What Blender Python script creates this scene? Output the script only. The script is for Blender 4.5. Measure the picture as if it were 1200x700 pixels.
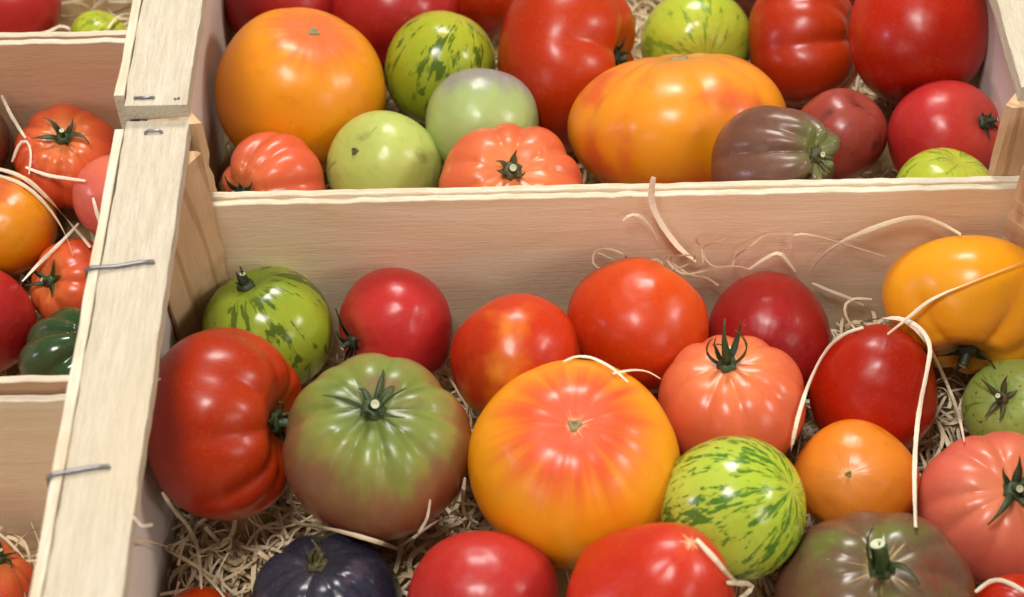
import bpy, bmesh, math
import numpy as np
from mathutils import Matrix, Vector

for o in list(bpy.data.objects): bpy.data.objects.remove(o)
sc = bpy.context.scene
col = sc.collection

# ------------------------------------------------------------------ camera
cam = bpy.data.cameras.new('camera'); cam_ob = bpy.data.objects.new('camera', cam); col.objects.link(cam_ob)
cam.sensor_width = 36.0; cam.lens = 61.5; cam.clip_start = .05; cam.clip_end = 50
PITCH, ROLL, DIST = math.radians(50.5), math.radians(1.2), .89
fw = Vector((0, math.cos(PITCH), -math.sin(PITCH))); up0 = Vector((0, math.sin(PITCH), math.cos(PITCH))); r0 = Vector((1, 0, 0))
rv = r0 * math.cos(ROLL) - up0 * math.sin(ROLL); uv_ = up0 * math.cos(ROLL) + r0 * math.sin(ROLL)
cpos = Vector((0, 0, .06)) - fw * DIST
cam_ob.matrix_world = Matrix(((rv.x, uv_.x, -fw.x, cpos.x), (rv.y, uv_.y, -fw.y, cpos.y), (rv.z, uv_.z, -fw.z, cpos.z), (0, 0, 0, 1)))
cam.dof.use_dof = True; cam.dof.focus_distance = .86; cam.dof.aperture_fstop = 9.0
sc.camera = cam_ob

# ------------------------------------------------------------------ room light (indoor hall: even ambience and ceiling lamps)
w = bpy.data.worlds.new('World'); sc.world = w; w.use_nodes = True
bg = w.node_tree.nodes['Background']; bg.inputs[0].default_value = (1.0, .96, .92, 1); bg.inputs[1].default_value = .12
def lamp(name, d, dist, sx, sy, watts, colr):
    l = bpy.data.lights.new(name, 'AREA'); l.shape = 'RECTANGLE'; l.size = sx; l.size_y = sy; l.energy = watts; l.color = colr
    o = bpy.data.objects.new(name, l); col.objects.link(o)
    d = Vector(d).normalized(); o.location = Vector((.04, .02, .06)) + d * dist
    o.rotation_euler = (-d).to_track_quat('-Z', 'Y').to_euler()
    return o
lamp('ceiling_lamp', (-.03, .60, .78), 1.7, .46, .32, 19.0, (1, .97, .91))
lamp('ceiling_lamp', (-.17, -.24, .95), 1.6, .40, .32, 17.0, (1, .97, .92))
lamp('ceiling_lamp', (.80, -.08, .60), 1.7, .30, .28, 8.5, (1, .94, .87))
lamp('hall_lamp', (-.60, -.70, .40), 1.9, .60, .50, 3.0, (1, .96, .92))
lamp('hall_lamp', (.62, -.62, .52), 1.9, .60, .50, 5.5, (1, .95, .89))
lamp('hall_lamp', (-.90, -.12, .36), 1.6, .16, .16, 3.4, (.74, .70, 1.0))
sc.view_settings.view_transform = 'Standard'; sc.view_settings.look = 'None'; sc.view_settings.gamma = 1; sc.view_settings.exposure = .07
sc.view_settings.use_curve_mapping = False

# ------------------------------------------------------------------ node helpers
def lin(h):
    if isinstance(h, (tuple, list)): c = [v / 255. for v in h]
    else: c = [int(h[i:i + 2], 16) / 255. for i in (0, 2, 4)]
    return tuple((v / 12.92 if v <= .04045 else ((v + .055) / 1.055) ** 2.4) for v in c) + (1,)
class NT:
    def __init__(s, name):
        s.m = bpy.data.materials.new(name); s.m.use_nodes = True; s.t = s.m.node_tree; s.b = s.t.nodes['Principled BSDF']; s.out = s.t.nodes['Material Output']
    def n(s, typ, **kw):
        nd = s.t.nodes.new(typ)
        for k, v in kw.items(): setattr(nd, k, v)
        return nd
    def put(s, sock, v):
        if hasattr(v, 'is_output') or isinstance(v, bpy.types.NodeSocket): s.t.links.new(v, sock)
        else: sock.default_value = v
    def math(s, op, a, b=0., c=0., clamp=False):
        nd = s.n('ShaderNodeMath', operation=op); nd.use_clamp = clamp
        for i, v in enumerate((a, b, c)): s.put(nd.inputs[i], v)
        return nd.outputs[0]
    def vmath(s, op, a, b):
        nd = s.n('ShaderNodeVectorMath', operation=op); s.put(nd.inputs[0], a); s.put(nd.inputs[1], b); return nd.outputs[0]
    def noise(s, vec, scale, detail=3., rough=.55, dist=0.):
        nd = s.n('ShaderNodeTexNoise'); s.put(nd.inputs['Vector'], vec); nd.inputs['Scale'].default_value = scale
        nd.inputs['Detail'].default_value = detail; nd.inputs['Roughness'].default_value = rough; nd.inputs['Distortion'].default_value = dist
        return nd.outputs['Fac']
    def ss(s, v, lo, hi):                         # smoothstep from lo to hi
        nd = s.n('ShaderNodeMapRange', interpolation_type='SMOOTHSTEP'); s.put(nd.inputs[0], v); s.put(nd.inputs[1], lo); s.put(nd.inputs[2], hi)
        return nd.outputs[0]
    def mix(s, f, a, b, mode='MIX'):
        nd = s.n('ShaderNodeMix', data_type='RGBA', blend_type=mode); s.put(nd.inputs[0], f); s.put(nd.inputs[6], a); s.put(nd.inputs[7], b)
        return nd.outputs[2]
    def ramp(s, f, stops):
        nd = s.n('ShaderNodeValToRGB'); s.put(nd.inputs[0], f); e = nd.color_ramp.elements
        while len(e) < len(stops): e.new(.5)
        for el, (p, c) in zip(e, stops): el.position = p; el.color = lin(c)
        return nd.outputs[0]
    def attr(s, name):
        return s.n('ShaderNodeAttribute', attribute_name=name).outputs['Vector']
    def bump(s, h, strength, dist):
        nd = s.n('ShaderNodeBump'); nd.inputs['Strength'].default_value = strength; nd.inputs['Distance'].default_value = dist
        s.put(nd.inputs['Height'], h); return nd.outputs[0]

def tomato_mat(name, ramp, mott=.10, ms=1.6, streak=.07, sF=5., stripe=None, patch=None, patch2=None, star=None, rough=.35, sss=.10, speck=.05, ring=None, coat=.16, dull=0.):
    """ramp runs from the stem pole (0) to the blossom end (1)"""
    q = NT(name); info = q.n('ShaderNodeObjectInfo')
    off = q.vmath('MULTIPLY', q.n('ShaderNodeCombineXYZ').outputs[0], (1, 1, 1))
    cx = off.node.inputs[0].links[0].from_node
    for i in range(3): q.put(cx.inputs[i], q.math('MULTIPLY', info.outputs['Random'], 37. + 11 * i))
    pol = q.attr('pol'); dr = q.attr('dir')
    sep = q.n('ShaderNodeSeparateXYZ'); q.put(sep.inputs[0], pol); t = sep.outputs[2]
    dro = q.vmath('ADD', dr, off)
    n1 = q.noise(dro, ms, 3.)
    sv = q.vmath('ADD', q.vmath('MULTIPLY', pol, (sF, sF, 1.6)), off); n2 = q.noise(sv, 1., 3., .6)
    tt = q.math('ADD', q.math('ADD', t, q.math('MULTIPLY', q.math('SUBTRACT', n1, .5), mott * 2.4)), q.math('MULTIPLY', q.math('SUBTRACT', n2, .5), streak * 2.4))
    c = q.ramp(tt, ramp)
    for pt in (patch, patch2):
        if pt:
            hx, sc_, lo, hi = pt
            m = q.ss(q.noise(q.vmath('ADD', dro, (3.1 + sc_, 7.7, 1.9)), sc_, 3., .5), lo, hi)
            c = q.mix(m, c, lin(hx))
    if star:                                       # rays of another colour round the stem end
        hx, t0, amp = star
        rv_ = q.noise(q.vmath('ADD', q.vmath('MULTIPLY', pol, (3.4, 3.4, .7)), off), 1.3, 2., .5)
        m = q.ss(q.math('ADD', t, q.math('MULTIPLY', q.math('SUBTRACT', rv_, .5), -amp)), t0, t0 * .25)
        c = q.mix(q.math('MULTIPLY', m, .85), c, lin(hx))
    if stripe:
        hx, F, thr, lo, hi = stripe
        a = q.noise(q.vmath('ADD', q.vmath('MULTIPLY', pol, (F, F, F * 1.25)), off), 1., 4., .62, .35)
        b_ = q.noise(q.vmath('ADD', q.vmath('MULTIPLY', pol, (F * .30, F * .30, 1.2)), off), 1., 2.)
        k = q.math('ADD', a, q.math('MULTIPLY', q.math('SUBTRACT', b_, .5), .55))
        win = q.math('MULTIPLY', q.ss(t, lo - .06, lo + .02), q.ss(t, hi + .1, hi - .1))
        m = q.math('MULTIPLY', q.ss(k, thr - .03, thr + .06), win)
        c = q.mix(q.math('MULTIPLY', m, .9), c, lin(hx))
    if ring:                                       # corky pale ring and cracks at the stem
        hx, r1 = ring
        cr = q.noise(q.vmath('ADD', q.vmath('MULTIPLY', pol, (5., 5., 2.)), off), 1.6, 3., .6)
        m = q.ss(q.math('SUBTRACT', t, q.math('MULTIPLY', q.ss(cr, .52, .72), r1 * 1.6)), r1, r1 * .25)
        c = q.mix(q.math('MULTIPLY', m, .75), c, lin(hx))
    f = q.noise(dro, 26., 4., .65)
    c = q.mix(q.math('MULTIPLY', q.ss(f, .50, .80), speck * 2.2), c, q.mix(.5, c, (1, .7, .25, 1)))
    c = q.mix(q.math('MULTIPLY', q.ss(q.noise(dro, 5.2, 4., .6), .55, .8), .30), c, q.mix(1., c, (.62, .55, .55, 1), 'MULTIPLY'))
    sp = q.noise(dro, 95., 1., .5)                 # tiny pores
    c = q.mix(q.math('MULTIPLY', q.ss(sp, .70, .76), .07), c, (.9, .6, .25, 1))
    sc2 = q.noise(q.vmath('ADD', q.vmath('MULTIPLY', dro, (1., 1., .45)), (5.5, 2.2, 9.1)), 9., 5., .7, 1.2)   # dry scuffs
    scm = q.ss(sc2, .70, .78); c = q.mix(q.math('MULTIPLY', scm, .32), c, lin('a8804e'))
    b = q.b
    q.put(b.inputs['Base Color'], c)
    ro = q.math('ADD', rough + dull, q.math('MULTIPLY', q.math('SUBTRACT', q.noise(dro, 4.4, 4., .6), .5), .30)); ro = q.math('ADD', ro, q.math('MULTIPLY', scm, .25))
    q.put(b.inputs['Roughness'], ro)
    b.inputs['Specular IOR Level'].default_value = .30
    b.inputs['Subsurface Weight'].default_value = sss; b.inputs['Subsurface Radius'].default_value = (1, .32, .14); b.inputs['Subsurface Scale'].default_value = .006
    b.inputs['Coat Weight'].default_value = coat; b.inputs['Coat Roughness'].default_value = .2
    h = q.math('ADD', q.noise(dro, 2.6, 1., .4), q.math('MULTIPLY', q.noise(sv, 1., 0.), .12))
    q.put(b.inputs['Normal'], q.bump(h, .22, .0045))
    q.put(b.inputs['Coat Normal'], q.bump(h, .18, .0045))
    return q.m

SKIN = dict(
  scarlet=dict(ramp=[(0, 'a8581a'), (.10, 'b0360c'), (.5, 'ae2c06'), (1, '8e1e04')], ring=('c9a060', .02)),
  darkscarlet=dict(ramp=[(0, 'a05014'), (.10, 'a43008'), (.5, '9c2403'), (1, '821802')], ring=('c9a060', .02), patch=('b23c0c', 1.2, .56, .8)),
  olive=dict(ramp=[(0, '667a22'), (.35, '8c9a28'), (.7, '84942a'), (1, '6c8024')], stripe=('3c5216', 6., .55, .14, .95), rough=.24),
  cherry=dict(ramp=[(0, 'c24636'), (.3, 'b82a28'), (1, '9c1a1e')], sss=.12),
  greenbrown=dict(ramp=[(0, '5c6a2c'), (.14, '76823a'), (.26, '82803e'), (.36, '83603f'), (.6, '8a4a2e'), (1, '7c3820')], mott=.17, streak=.15, sF=3.2, patch=('805a44', 1.4, .54, .72), rough=.34),
  redpatch=dict(ramp=[(0, 'c23c14'), (.5, 'bb300f'), (1, 'a4240c')], patch=('e48a1c', .95, .46, .78)),
  orangered=dict(ramp=[(0, 'd0601c'), (.2, 'ca480e'), (.6, 'b83004'), (1, '981c02')]),
  orangeblush=dict(ramp=[(0, 'e8a450'), (.1, 'ea9624'), (.45, 'ec980e'), (.8, 'e28206'), (1, 'd07404')], star=('d43e2c', .33, .30), ring=('ecc894', .02), sss=.14, mott=.08),
  salmon=dict(ramp=[(0, 'dc7e48'), (.22, 'd0643e'), (.6, 'c85032'), (1, 'b43c24')], sss=.13, rough=.32),
  salmonred=dict(ramp=[(0, 'd8783e'), (.25, 'd0562c'), (.6, 'c84424'), (1, 'b4361c')], sss=.12, rough=.31),
  crimson=dict(ramp=[(0, 'b4342c'), (.5, 'aa2220'), (1, '8e1416')]),
  deepred=dict(ramp=[(0, 'bc3008'), (.5, 'b01e03'), (1, '941202')]),
  yellow=dict(ramp=[(0, 'b88020'), (.15, 'e2981c'), (.6, 'e89a16'), (1, 'de8c12')], sss=.13, rough=.32),
  specklegreen=dict(ramp=[(0, '869648'), (.4, '9cac50'), (1, 'a4b058')], patch=('7a5c34', 8., .63, .69), stripe=('64802e', 6., .58, .05, .9)),
  orangesmall=dict(ramp=[(0, 'eeb070'), (.04, 'e68c40'), (.2, 'e6862a'), (.5, 'e48010'), (1, 'd06c08')], speck=.02, sss=.14),
  zebra=dict(ramp=[(0, 'b0be34'), (.15, 'a4b832'), (.6, 'aebd48'), (1, 'b4bf54')], stripe=('356a1a', 11., .545, .03, .99), mott=.06, rough=.24, coat=.4),
  zebradark=dict(ramp=[(0, 'aaa82c'), (.4, '94a026'), (1, '748620')], stripe=('3c5616', 7., .575, .06, .98), rough=.24),
  zebralight=dict(ramp=[(0, 'b8bc40'), (.4, 'aebc34'), (1, 'a0b038')], stripe=('76922a', 6.5, .57, .04, .98), rough=.26),
  pink=dict(ramp=[(0, 'd87850'), (.3, 'd06650'), (.7, 'c6584a'), (1, 'b04238')], sss=.14),
  brownolive=dict(ramp=[(0, '64543a'), (.25, '6c4f3c'), (.55, '6f4232'), (1, '743026')], patch=('6a6c36', 1.7, .46, .72), patch2=('7c3c2c', 1.1, .54, .78), ring=('c0a070', .045), rough=.28),
  redpoint=dict(ramp=[(0, 'b02412'), (.5, 'b82a14'), (.9, 'be2e18'), (.993, 'c84426'), (1, 'e0b48a')], patch=('d07a4c', 7.5, .71, .78)),
  rose=dict(ramp=[(0, 'ba3026'), (.5, 'b22a24'), (1, 'a42222')]),
  indigo=dict(ramp=[(0, '2c2a34'), (.3, '26283a'), (.6, '2e2a3a'), (1, '4a2834')], patch=('4a3e4c', 2.2, .56, .76), rough=.27),
  bigorange=dict(ramp=[(0, 'd87c34'), (.12, 'dd8a1c'), (.5, 'd88808'), (1, 'c07004')], star=('ce6434', .22, .22), patch=('d4762c', 1.1, .58, .76), stripe=('927420', 5., .74, .25, .75), sss=.13),
  tangerine=dict(ramp=[(0, 'd47c34'), (.2, 'e08c28'), (.6, 'de8a0e'), (1, 'c87008')], patch=('d2602c', 1.6, .50, .72), ring=('b07a4c', .03), sss=.13),
  lilacgreen=dict(ramp=[(0, '867884'), (.30, '8e8a7c'), (.44, '9aab6c'), (.7, 'a3b26a'), (1, 'a0ae64')], mott=.14),
  palegreen=dict(ramp=[(0, 'a8b45a'), (.3, 'b0ba62'), (1, 'aebb5e')], patch=('939a52', 2.2, .58, .74), stripe=('84924a', 4.5, .68, .1, .9)),
  dullred=dict(ramp=[(0, 'a04a3c'), (.5, '9c3830'), (1, '842624')], patch=('6c3430', 2.4, .58, .74)),
  brownpurple=dict(ramp=[(0, '6f7a3c'), (.15, '66603e'), (.25, '6c4c3a'), (1, '6c382c')], mott=.14, ring=('a09a60', .04)),
  darkgreen=dict(ramp=[(0, '28441e'), (.3, '344a28'), (.7, '424e38'), (1, '54423a')], mott=.14, rough=.18, coat=.5),
)
MAT = {k: tomato_mat('skin_' + k, **v) for k, v in SKIN.items()}

def leaf_mat(name, a, b, rough=.55):
    q = NT(name); tc = q.n('ShaderNodeTexCoord').outputs['Object']
    f = q.noise(tc, 180., 4., .6); q.put(q.b.inputs['Base Color'], q.mix(f, lin(a), lin(b))); q.b.inputs['Roughness'].default_value = rough
    q.put(q.b.inputs['Normal'], q.bump(f, .5, .0006)); return q.m
MAT['leaf'] = leaf_mat('calyx_green', '1f2f16', '46552a')
MAT['leaf_dark'] = leaf_mat('calyx_dark', '191f10', '353c20')
MAT['leaf_dry'] = leaf_mat('calyx_dry', '2e2c18', '6a6238')
MAT['cut'] = leaf_mat('cut_stem', 'b9bd92', 'dfe0c2')
MAT['cork'] = leaf_mat('cork_scar', '6e5a38', 'b59a68', .8)

def wood_mat(name, ax, light, dark, fine=.5, figure=.5, lines=0., patch=None, rough=.7, fuzz=.5, fs=1.):
    """ax: 0, 1 or 2, the axis the grain follows"""
    q = NT(name); tc = q.n('ShaderNodeTexCoord').outputs['Object']; info = q.n('ShaderNodeObjectInfo')
    cx = q.n('ShaderNodeCombineXYZ')
    for i in range(3): q.put(cx.inputs[i], q.math('MULTIPLY', info.outputs['Random'], 5.3 + 3.7 * i))
    off = cx.outputs[0]
    def sv(along, across):
        v = [across] * 3; v[ax] = along
        return q.vmath('ADD', q.vmath('MULTIPLY', tc, tuple(v)), off)
    fib = q.noise(sv(48 * fs, 520 * fs), 1., 5., .7)
    fig = q.noise(sv(7., 70.), 1., 4., .6, .7)
    low = q.noise(sv(5., 22.), 1., 3., .5, .6)
    f = q.math('ADD', q.math('MULTIPLY', q.math('SUBTRACT', fib, .5), fine * 1.6), q.math('ADD', q.math('MULTIPLY', q.math('SUBTRACT', fig, .5), figure * 2.2), .42), clamp=True)
    c = q.mix(f, lin(light), lin(dark))
    if patch: c = q.mix(q.math('MULTIPLY', q.ss(low, .45, .75), .6), c, lin(patch))
    if lines:
        v = [1.0, 1.0, 1.0]; v[ax] = .10
        wv = q.n('ShaderNodeTexWave', wave_type='BANDS', bands_direction='DIAGONAL'); q.put(wv.inputs['Vector'], q.vmath('ADD', q.vmath('MULTIPLY', tc, tuple(v)), off))
        wv.inputs['Scale'].default_value = lines; wv.inputs['Distortion'].default_value = 5.0; wv.inputs['Detail'].default_value = 2.; wv.inputs['Detail Scale'].default_value = 1.4
        c = q.mix(q.math('MULTIPLY', q.ss(wv.outputs['Fac'], .78, .99), .45), c, q.mix(1., c, (.5, .36, .24, 1), 'MULTIPLY'))
    kn = q.noise(q.vmath('ADD', q.vmath('MULTIPLY', tc, tuple(40. if i != ax else 14. for i in range(3))), off), 1., 3., .6)
    c = q.mix(q.math('MULTIPLY', q.ss(kn, .68, .80), .35), c, lin('8a6a44'))
    q.put(q.b.inputs['Base Color'], c); q.b.inputs['Roughness'].default_value = rough; q.b.inputs['Specular IOR Level'].default_value = .3
    h = q.math('ADD', q.math('MULTIPLY', fib, 1.), q.math('MULTIPLY', q.noise(sv(150., 900.), 1., 3., .7), .8))
    q.put(q.b.inputs['Normal'], q.bump(h, fuzz, .0011)); return q.m
WOOD = {}
for ax in range(3):
    WOOD['rail', ax] = wood_mat('rail_wood', ax, 'dacfba', 'b2a386', fine=.95, figure=.26, patch='d0c0a0', fuzz=1.0)
    WOOD['panel', ax] = wood_mat('panel_veneer', ax, 'f7e7ca', 'e2c092', fine=.28, figure=.62, patch='e4c4a4', fuzz=.22)
    WOOD['brownpanel', ax] = wood_mat('panel_veneer_brown', ax, 'dcba98', 'b98a64', fine=.28, figure=.62, patch='c69c78', fuzz=.22)
    WOOD['sidepanel', ax] = wood_mat('side_veneer', ax, 'efe6dc', 'd8c8ba', fine=.40, figure=.25, patch='e0d2c6', fuzz=.3)
    WOOD['post', ax] = wood_mat('post_pine', ax, 'dcbc94', 'c09a6e', fine=.5, figure=.25, lines=34., fuzz=.5)
    WOOD['edge', ax] = wood_mat('edge_wood', ax, 'ebe1cc', 'bfa67e', fine=1.0, figure=.45, fuzz=.6)
q = NT('staple_steel'); q.b.inputs['Base Color'].default_value = (.24, .24, .25, 1); q.b.inputs['Metallic'].default_value = .9; q.b.inputs['Roughness'].default_value = .38; STEEL = q.m
def straw_mat(name, a, b, c3, trans=0.):
    q = NT(name); at = q.n('ShaderNodeAttribute', attribute_name='rnd').outputs['Fac']; tc = q.n('ShaderNodeTexCoord').outputs['Object']
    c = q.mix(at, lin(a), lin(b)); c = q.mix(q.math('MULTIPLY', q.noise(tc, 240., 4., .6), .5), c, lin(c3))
    q.put(q.b.inputs['Base Color'], c); q.b.inputs['Roughness'].default_value = .55; q.b.inputs['Specular IOR Level'].default_value = .35
    if trans:
        q.b.inputs['Transmission Weight'].default_value = trans
    q.put(q.b.inputs['Normal'], q.bump(q.noise(tc, 700., 3.), .4, .0005)); return q.m
STRAW = straw_mat('wood_wool_bed', 'f4e8ce', 'dcc49a', 'c8aa7c')
STRAW_HERO = straw_mat('wood_wool_pale', 'f6ead4', 'efdcbc', 'dcc298')
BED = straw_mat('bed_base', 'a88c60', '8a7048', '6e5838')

# ------------------------------------------------------------------ object helpers
def mesh_obj(name, verts, faces, mat, parent=None, smooth=False, loc=None):
    me = bpy.data.meshes.new(name); me.from_pydata([tuple(v) for v in verts], [], faces); me.update()
    for m in (mat if isinstance(mat, (list, tuple)) else [mat]): me.materials.append(m)
    if smooth: me.polygons.foreach_set('use_smooth', [True] * len(me.polygons))
    o = bpy.data.objects.new(name, me); col.objects.link(o)
    if parent is not None: o.parent = parent
    if loc is not None: o.location = loc
    return o
def tag(o, label=None, cat=None, group=None, kind=None):
    if label: o['label'] = label
    if cat: o['category'] = cat
    if group: o['group'] = group
    if kind: o['kind'] = kind
    return o
def empty(name, loc=(0, 0, 0)):
    o = bpy.data.objects.new(name, None); o.empty_display_size = .02; o.location = loc; col.objects.link(o); return o
_pk = [0]
def plank(name, lo, hi, mat, parent, bev=.00035, jit=.0005, seg=.006, edge=False, jd=None):
    """a sawn board between two corners with slightly uneven, chamfered edges; origin at its centre"""
    _pk[0] += 1; rng = np.random.RandomState(100 + _pk[0])
    lo, hi = np.array(lo, float), np.array(hi, float); c = (lo + hi) / 2; h = (hi - lo) / 2
    a = int(np.argmax(h)); b_, d_ = [i for i in range(3) if i != a]
    n = max(4, int(2 * h[a] / seg)); s = np.linspace(-h[a], h[a], n + 1)
    B_, D_ = h[b_], h[d_]; bv = min(bev, B_ * .45, D_ * .45)
    ring = [(-B_ + bv, -D_), (B_ - bv, -D_), (B_, -D_ + bv), (B_, D_ - bv), (B_ - bv, D_), (-B_ + bv, D_), (-B_, D_ - bv), (-B_, -D_ + bv)]
    V = np.zeros((n + 1, 8, 3))
    def walk(amp):
        w = rng.randn(n + 1) * amp; k = np.array([.25, .5, .25]); sm = np.convolve(np.r_[w[0], w, w[-1]], k, 'valid'); sm = 1.5 * np.convolve(np.r_[sm[0], sm, sm[-1]], k, 'valid')
        l = np.cumsum(rng.randn(n + 1)) * amp * .06; l -= np.linspace(l[0], l[-1], n + 1); return sm + np.clip(l, -2 * amp, 2 * amp)
    wob = [walk(jit) for _ in range(4)]
    for k, (x, y) in enumerate(ring):
        V[:, k, a] = s; V[:, k, b_] = x + (wob[0 if x > 0 else 1] if jd == b_ else 0); V[:, k, d_] = y + (wob[2 if y > 0 else 3] if jd == d_ else 0)
    V = V.reshape(-1, 3); F = []
    for i in range(n):
        for k in range(8):
            k2 = (k + 1) % 8; F.append((i * 8 + k, i * 8 + k2, (i + 1) * 8 + k2, (i + 1) * 8 + k))
    F.append(tuple(range(7, -1, -1))); F.append(tuple(n * 8 + k for k in range(8)))
    if (a, b_, d_) == (1, 0, 2): F = [f[::-1] for f in F]
    o = mesh_obj(name, V, F, [mat, WOOD['edge', a]] if edge else mat, parent, loc=tuple(c))
    if edge:                                       # freshly sawn top edge, paler than the veneer face
        for p_ in o.data.polygons:
            if p_.normal.z > .3 and len(p_.vertices) == 4: p_.material_index = 1
    return o
def post(name, corner, lx, ly, z0, z1, mat, parent):
    """triangular corner post, legs lx and ly (signed) from its corner"""
    _pk[0] += 1; rng = np.random.RandomState(500 + _pk[0]); cx, cy = corner; n = 24; V = []; F = []
    ax = abs(lx) * .10
    tri = [(0, 0), (lx - math.copysign(ax, lx), 0), (lx, math.copysign(ax, ly)), (math.copysign(ax, lx), ly), (0, ly - math.copysign(ax, ly))]
    m = len(tri)
    for i in range(n + 1):
        z = z0 + (z1 - z0) * i / n
        for j, (x, y) in enumerate(tri):
            jx = rng.randn() * .00035 if j in (2, 3) else 0
            V.append((x + jx, y + jx * .7, z - (z0 + z1) / 2 + (rng.randn() * .0006 if i == n else 0)))
    for i in range(n):
        for j in range(m): F.append((i * m + j, i * m + (j + 1) % m, (i + 1) * m + (j + 1) % m, (i + 1) * m + j))
    F.append(tuple(range(m - 1, -1, -1))); F.append(tuple(n * m + j for j in range(m)))
    if lx * ly < 0: F = [f[::-1] for f in F]
    return mesh_obj(name, V, F, mat, parent, loc=(cx, cy, (z0 + z1) / 2))
def tube(pts, r, sides=6, taper=None):
    pts = [Vector(p) for p in pts]; V = []; F = []; n = len(pts)
    pn = None
    for i, p in enumerate(pts):
        t = (pts[min(i + 1, n - 1)] - pts[max(i - 1, 0)]).normalized()
        a = pn if pn is not None else (Vector((0, 0, 1)) if abs(t.z) < .9 else Vector((1, 0, 0)))
        a = (a - t * a.dot(t)).normalized(); pn = a; b_ = t.cross(a)
        rr = r if taper is None else taper[i]
        for k in range(sides):
            an = 2 * math.pi * k / sides; V.append(p + (a * math.cos(an) + b_ * math.sin(an)) * rr)
    for i in range(n - 1):
        for k in range(sides): F.append((i * sides + k, i * sides + (k + 1) % sides, (i + 1) * sides + (k + 1) % sides, (i + 1) * sides + k))
    F.append(tuple(range(sides - 1, -1, -1))); F.append(tuple((n - 1) * sides + k for k in range(sides)))
    return V, F
def staple(rail, pts, r=.0007):
    o = rail.location; V, F = tube([Vector(p) - o for p in pts], r, 6)
    return mesh_obj('staple', V, F, STEEL, rail, smooth=True)

# ------------------------------------------------------------------ display table under the crates
tb = plank('display_table', (-.62, -.42, -.036), (.52, .62, -.0085), WOOD['post', 0], None, seg=.03); tag(tb, kind='structure')

# ------------------------------------------------------------------ crates
def floor_boards(root, x0, x1, y0, y1, n):
    wd = (y1 - y0) / n
    for i in range(n): plank('bottom_board', (x0, y0 + i * wd + .0015, -.007), (x1, y0 + (i + 1) * wd - .0015, 0), WOOD['panel', 0], root, seg=.02)
def rel(root):                                    # builders work in world metres; children are stored relative to the Empty
    for c in root.children: c.location = Vector(c.location) - root.location
def crate(label, x0, x1, y0, y1, ztop, front_hi=0., pm='panel'):
    """inner faces at x0, x1, y0, y1"""
    r = empty('wooden_crate', ((x0 + x1) / 2, (y0 + y1) / 2, -.008)); tag(r, label, 'crate', 'wooden crates set out on the display table')
    floor_boards(r, x0 - .004, x1 + .004, y0, y1, 3)
    plank('end_panel', (x0, y0 - .0038, -.006), (x1, y0, ztop + front_hi), WOOD[pm, 0], r, jit=.00028, seg=.0025, jd=2, edge=True)
    plank('end_panel', (x0, y1, -.006), (x1, y1 + .0038, ztop), WOOD[pm, 0], r, jit=.00028, seg=.0025, jd=2, edge=True)
    return r

RAILS = {}
def railed_crate(label, x0, x1, y0, y1, ztop, zr, front_hi, py0, py1):
    r = crate(label, x0, x1, y0, y1, ztop, front_hi=front_hi)
    th = .0085
    for s, xi in ((-1, x0), (1, x1)):
        plank('side_panel', (min(xi, xi + s * .004), y0 + .0002, -.006), (max(xi, xi + s * .004), y1 - .0002, zr - th - .002), WOOD['sidepanel', 1], r)
        a, b_ = (xi - s * .0200, xi + s * .0092)
        rl = plank('rail', (min(a, b_), py0, zr - th), (max(a, b_), py1, zr), WOOD['rail', 1], r, bev=.0003, jit=.00026, seg=.0035, jd=0)
        c_, d_ = (xi + s * .0097, xi + s * .0140)
        plank('edge_strip', (min(c_, d_), py0 + .006, zr - .05), (max(c_, d_), py1 - .006, zr + .001), WOOD['edge', 1], r, jit=.0002, jd=0)
        RAILS[label, s] = rl
        for ly, yc in ((.032, y0 + .0003), (-.032, y1 - .0003)):
            post('corner_post', (xi - s * .0002, yc), -s * .0255, ly, .0005, zr - th - .0005, WOOD['post', 2], r)
    return r
front = railed_crate('near wooden crate with straw bed, its left rail held by two long bent staples', -.168, .268, -.290, .006, .128, .175, 0., -.296, .0165)
back = railed_crate('farther wooden crate behind the low cross panel, holding the huge orange tomato', -.168, .257, .0137, .325, .128, .183, .0012, .0185, .332)
fr = RAILS['near wooden crate with straw bed, its left rail held by two long bent staples', -1]
br = RAILS['farther wooden crate behind the low cross panel, holding the huge orange tomato', -1]

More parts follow.
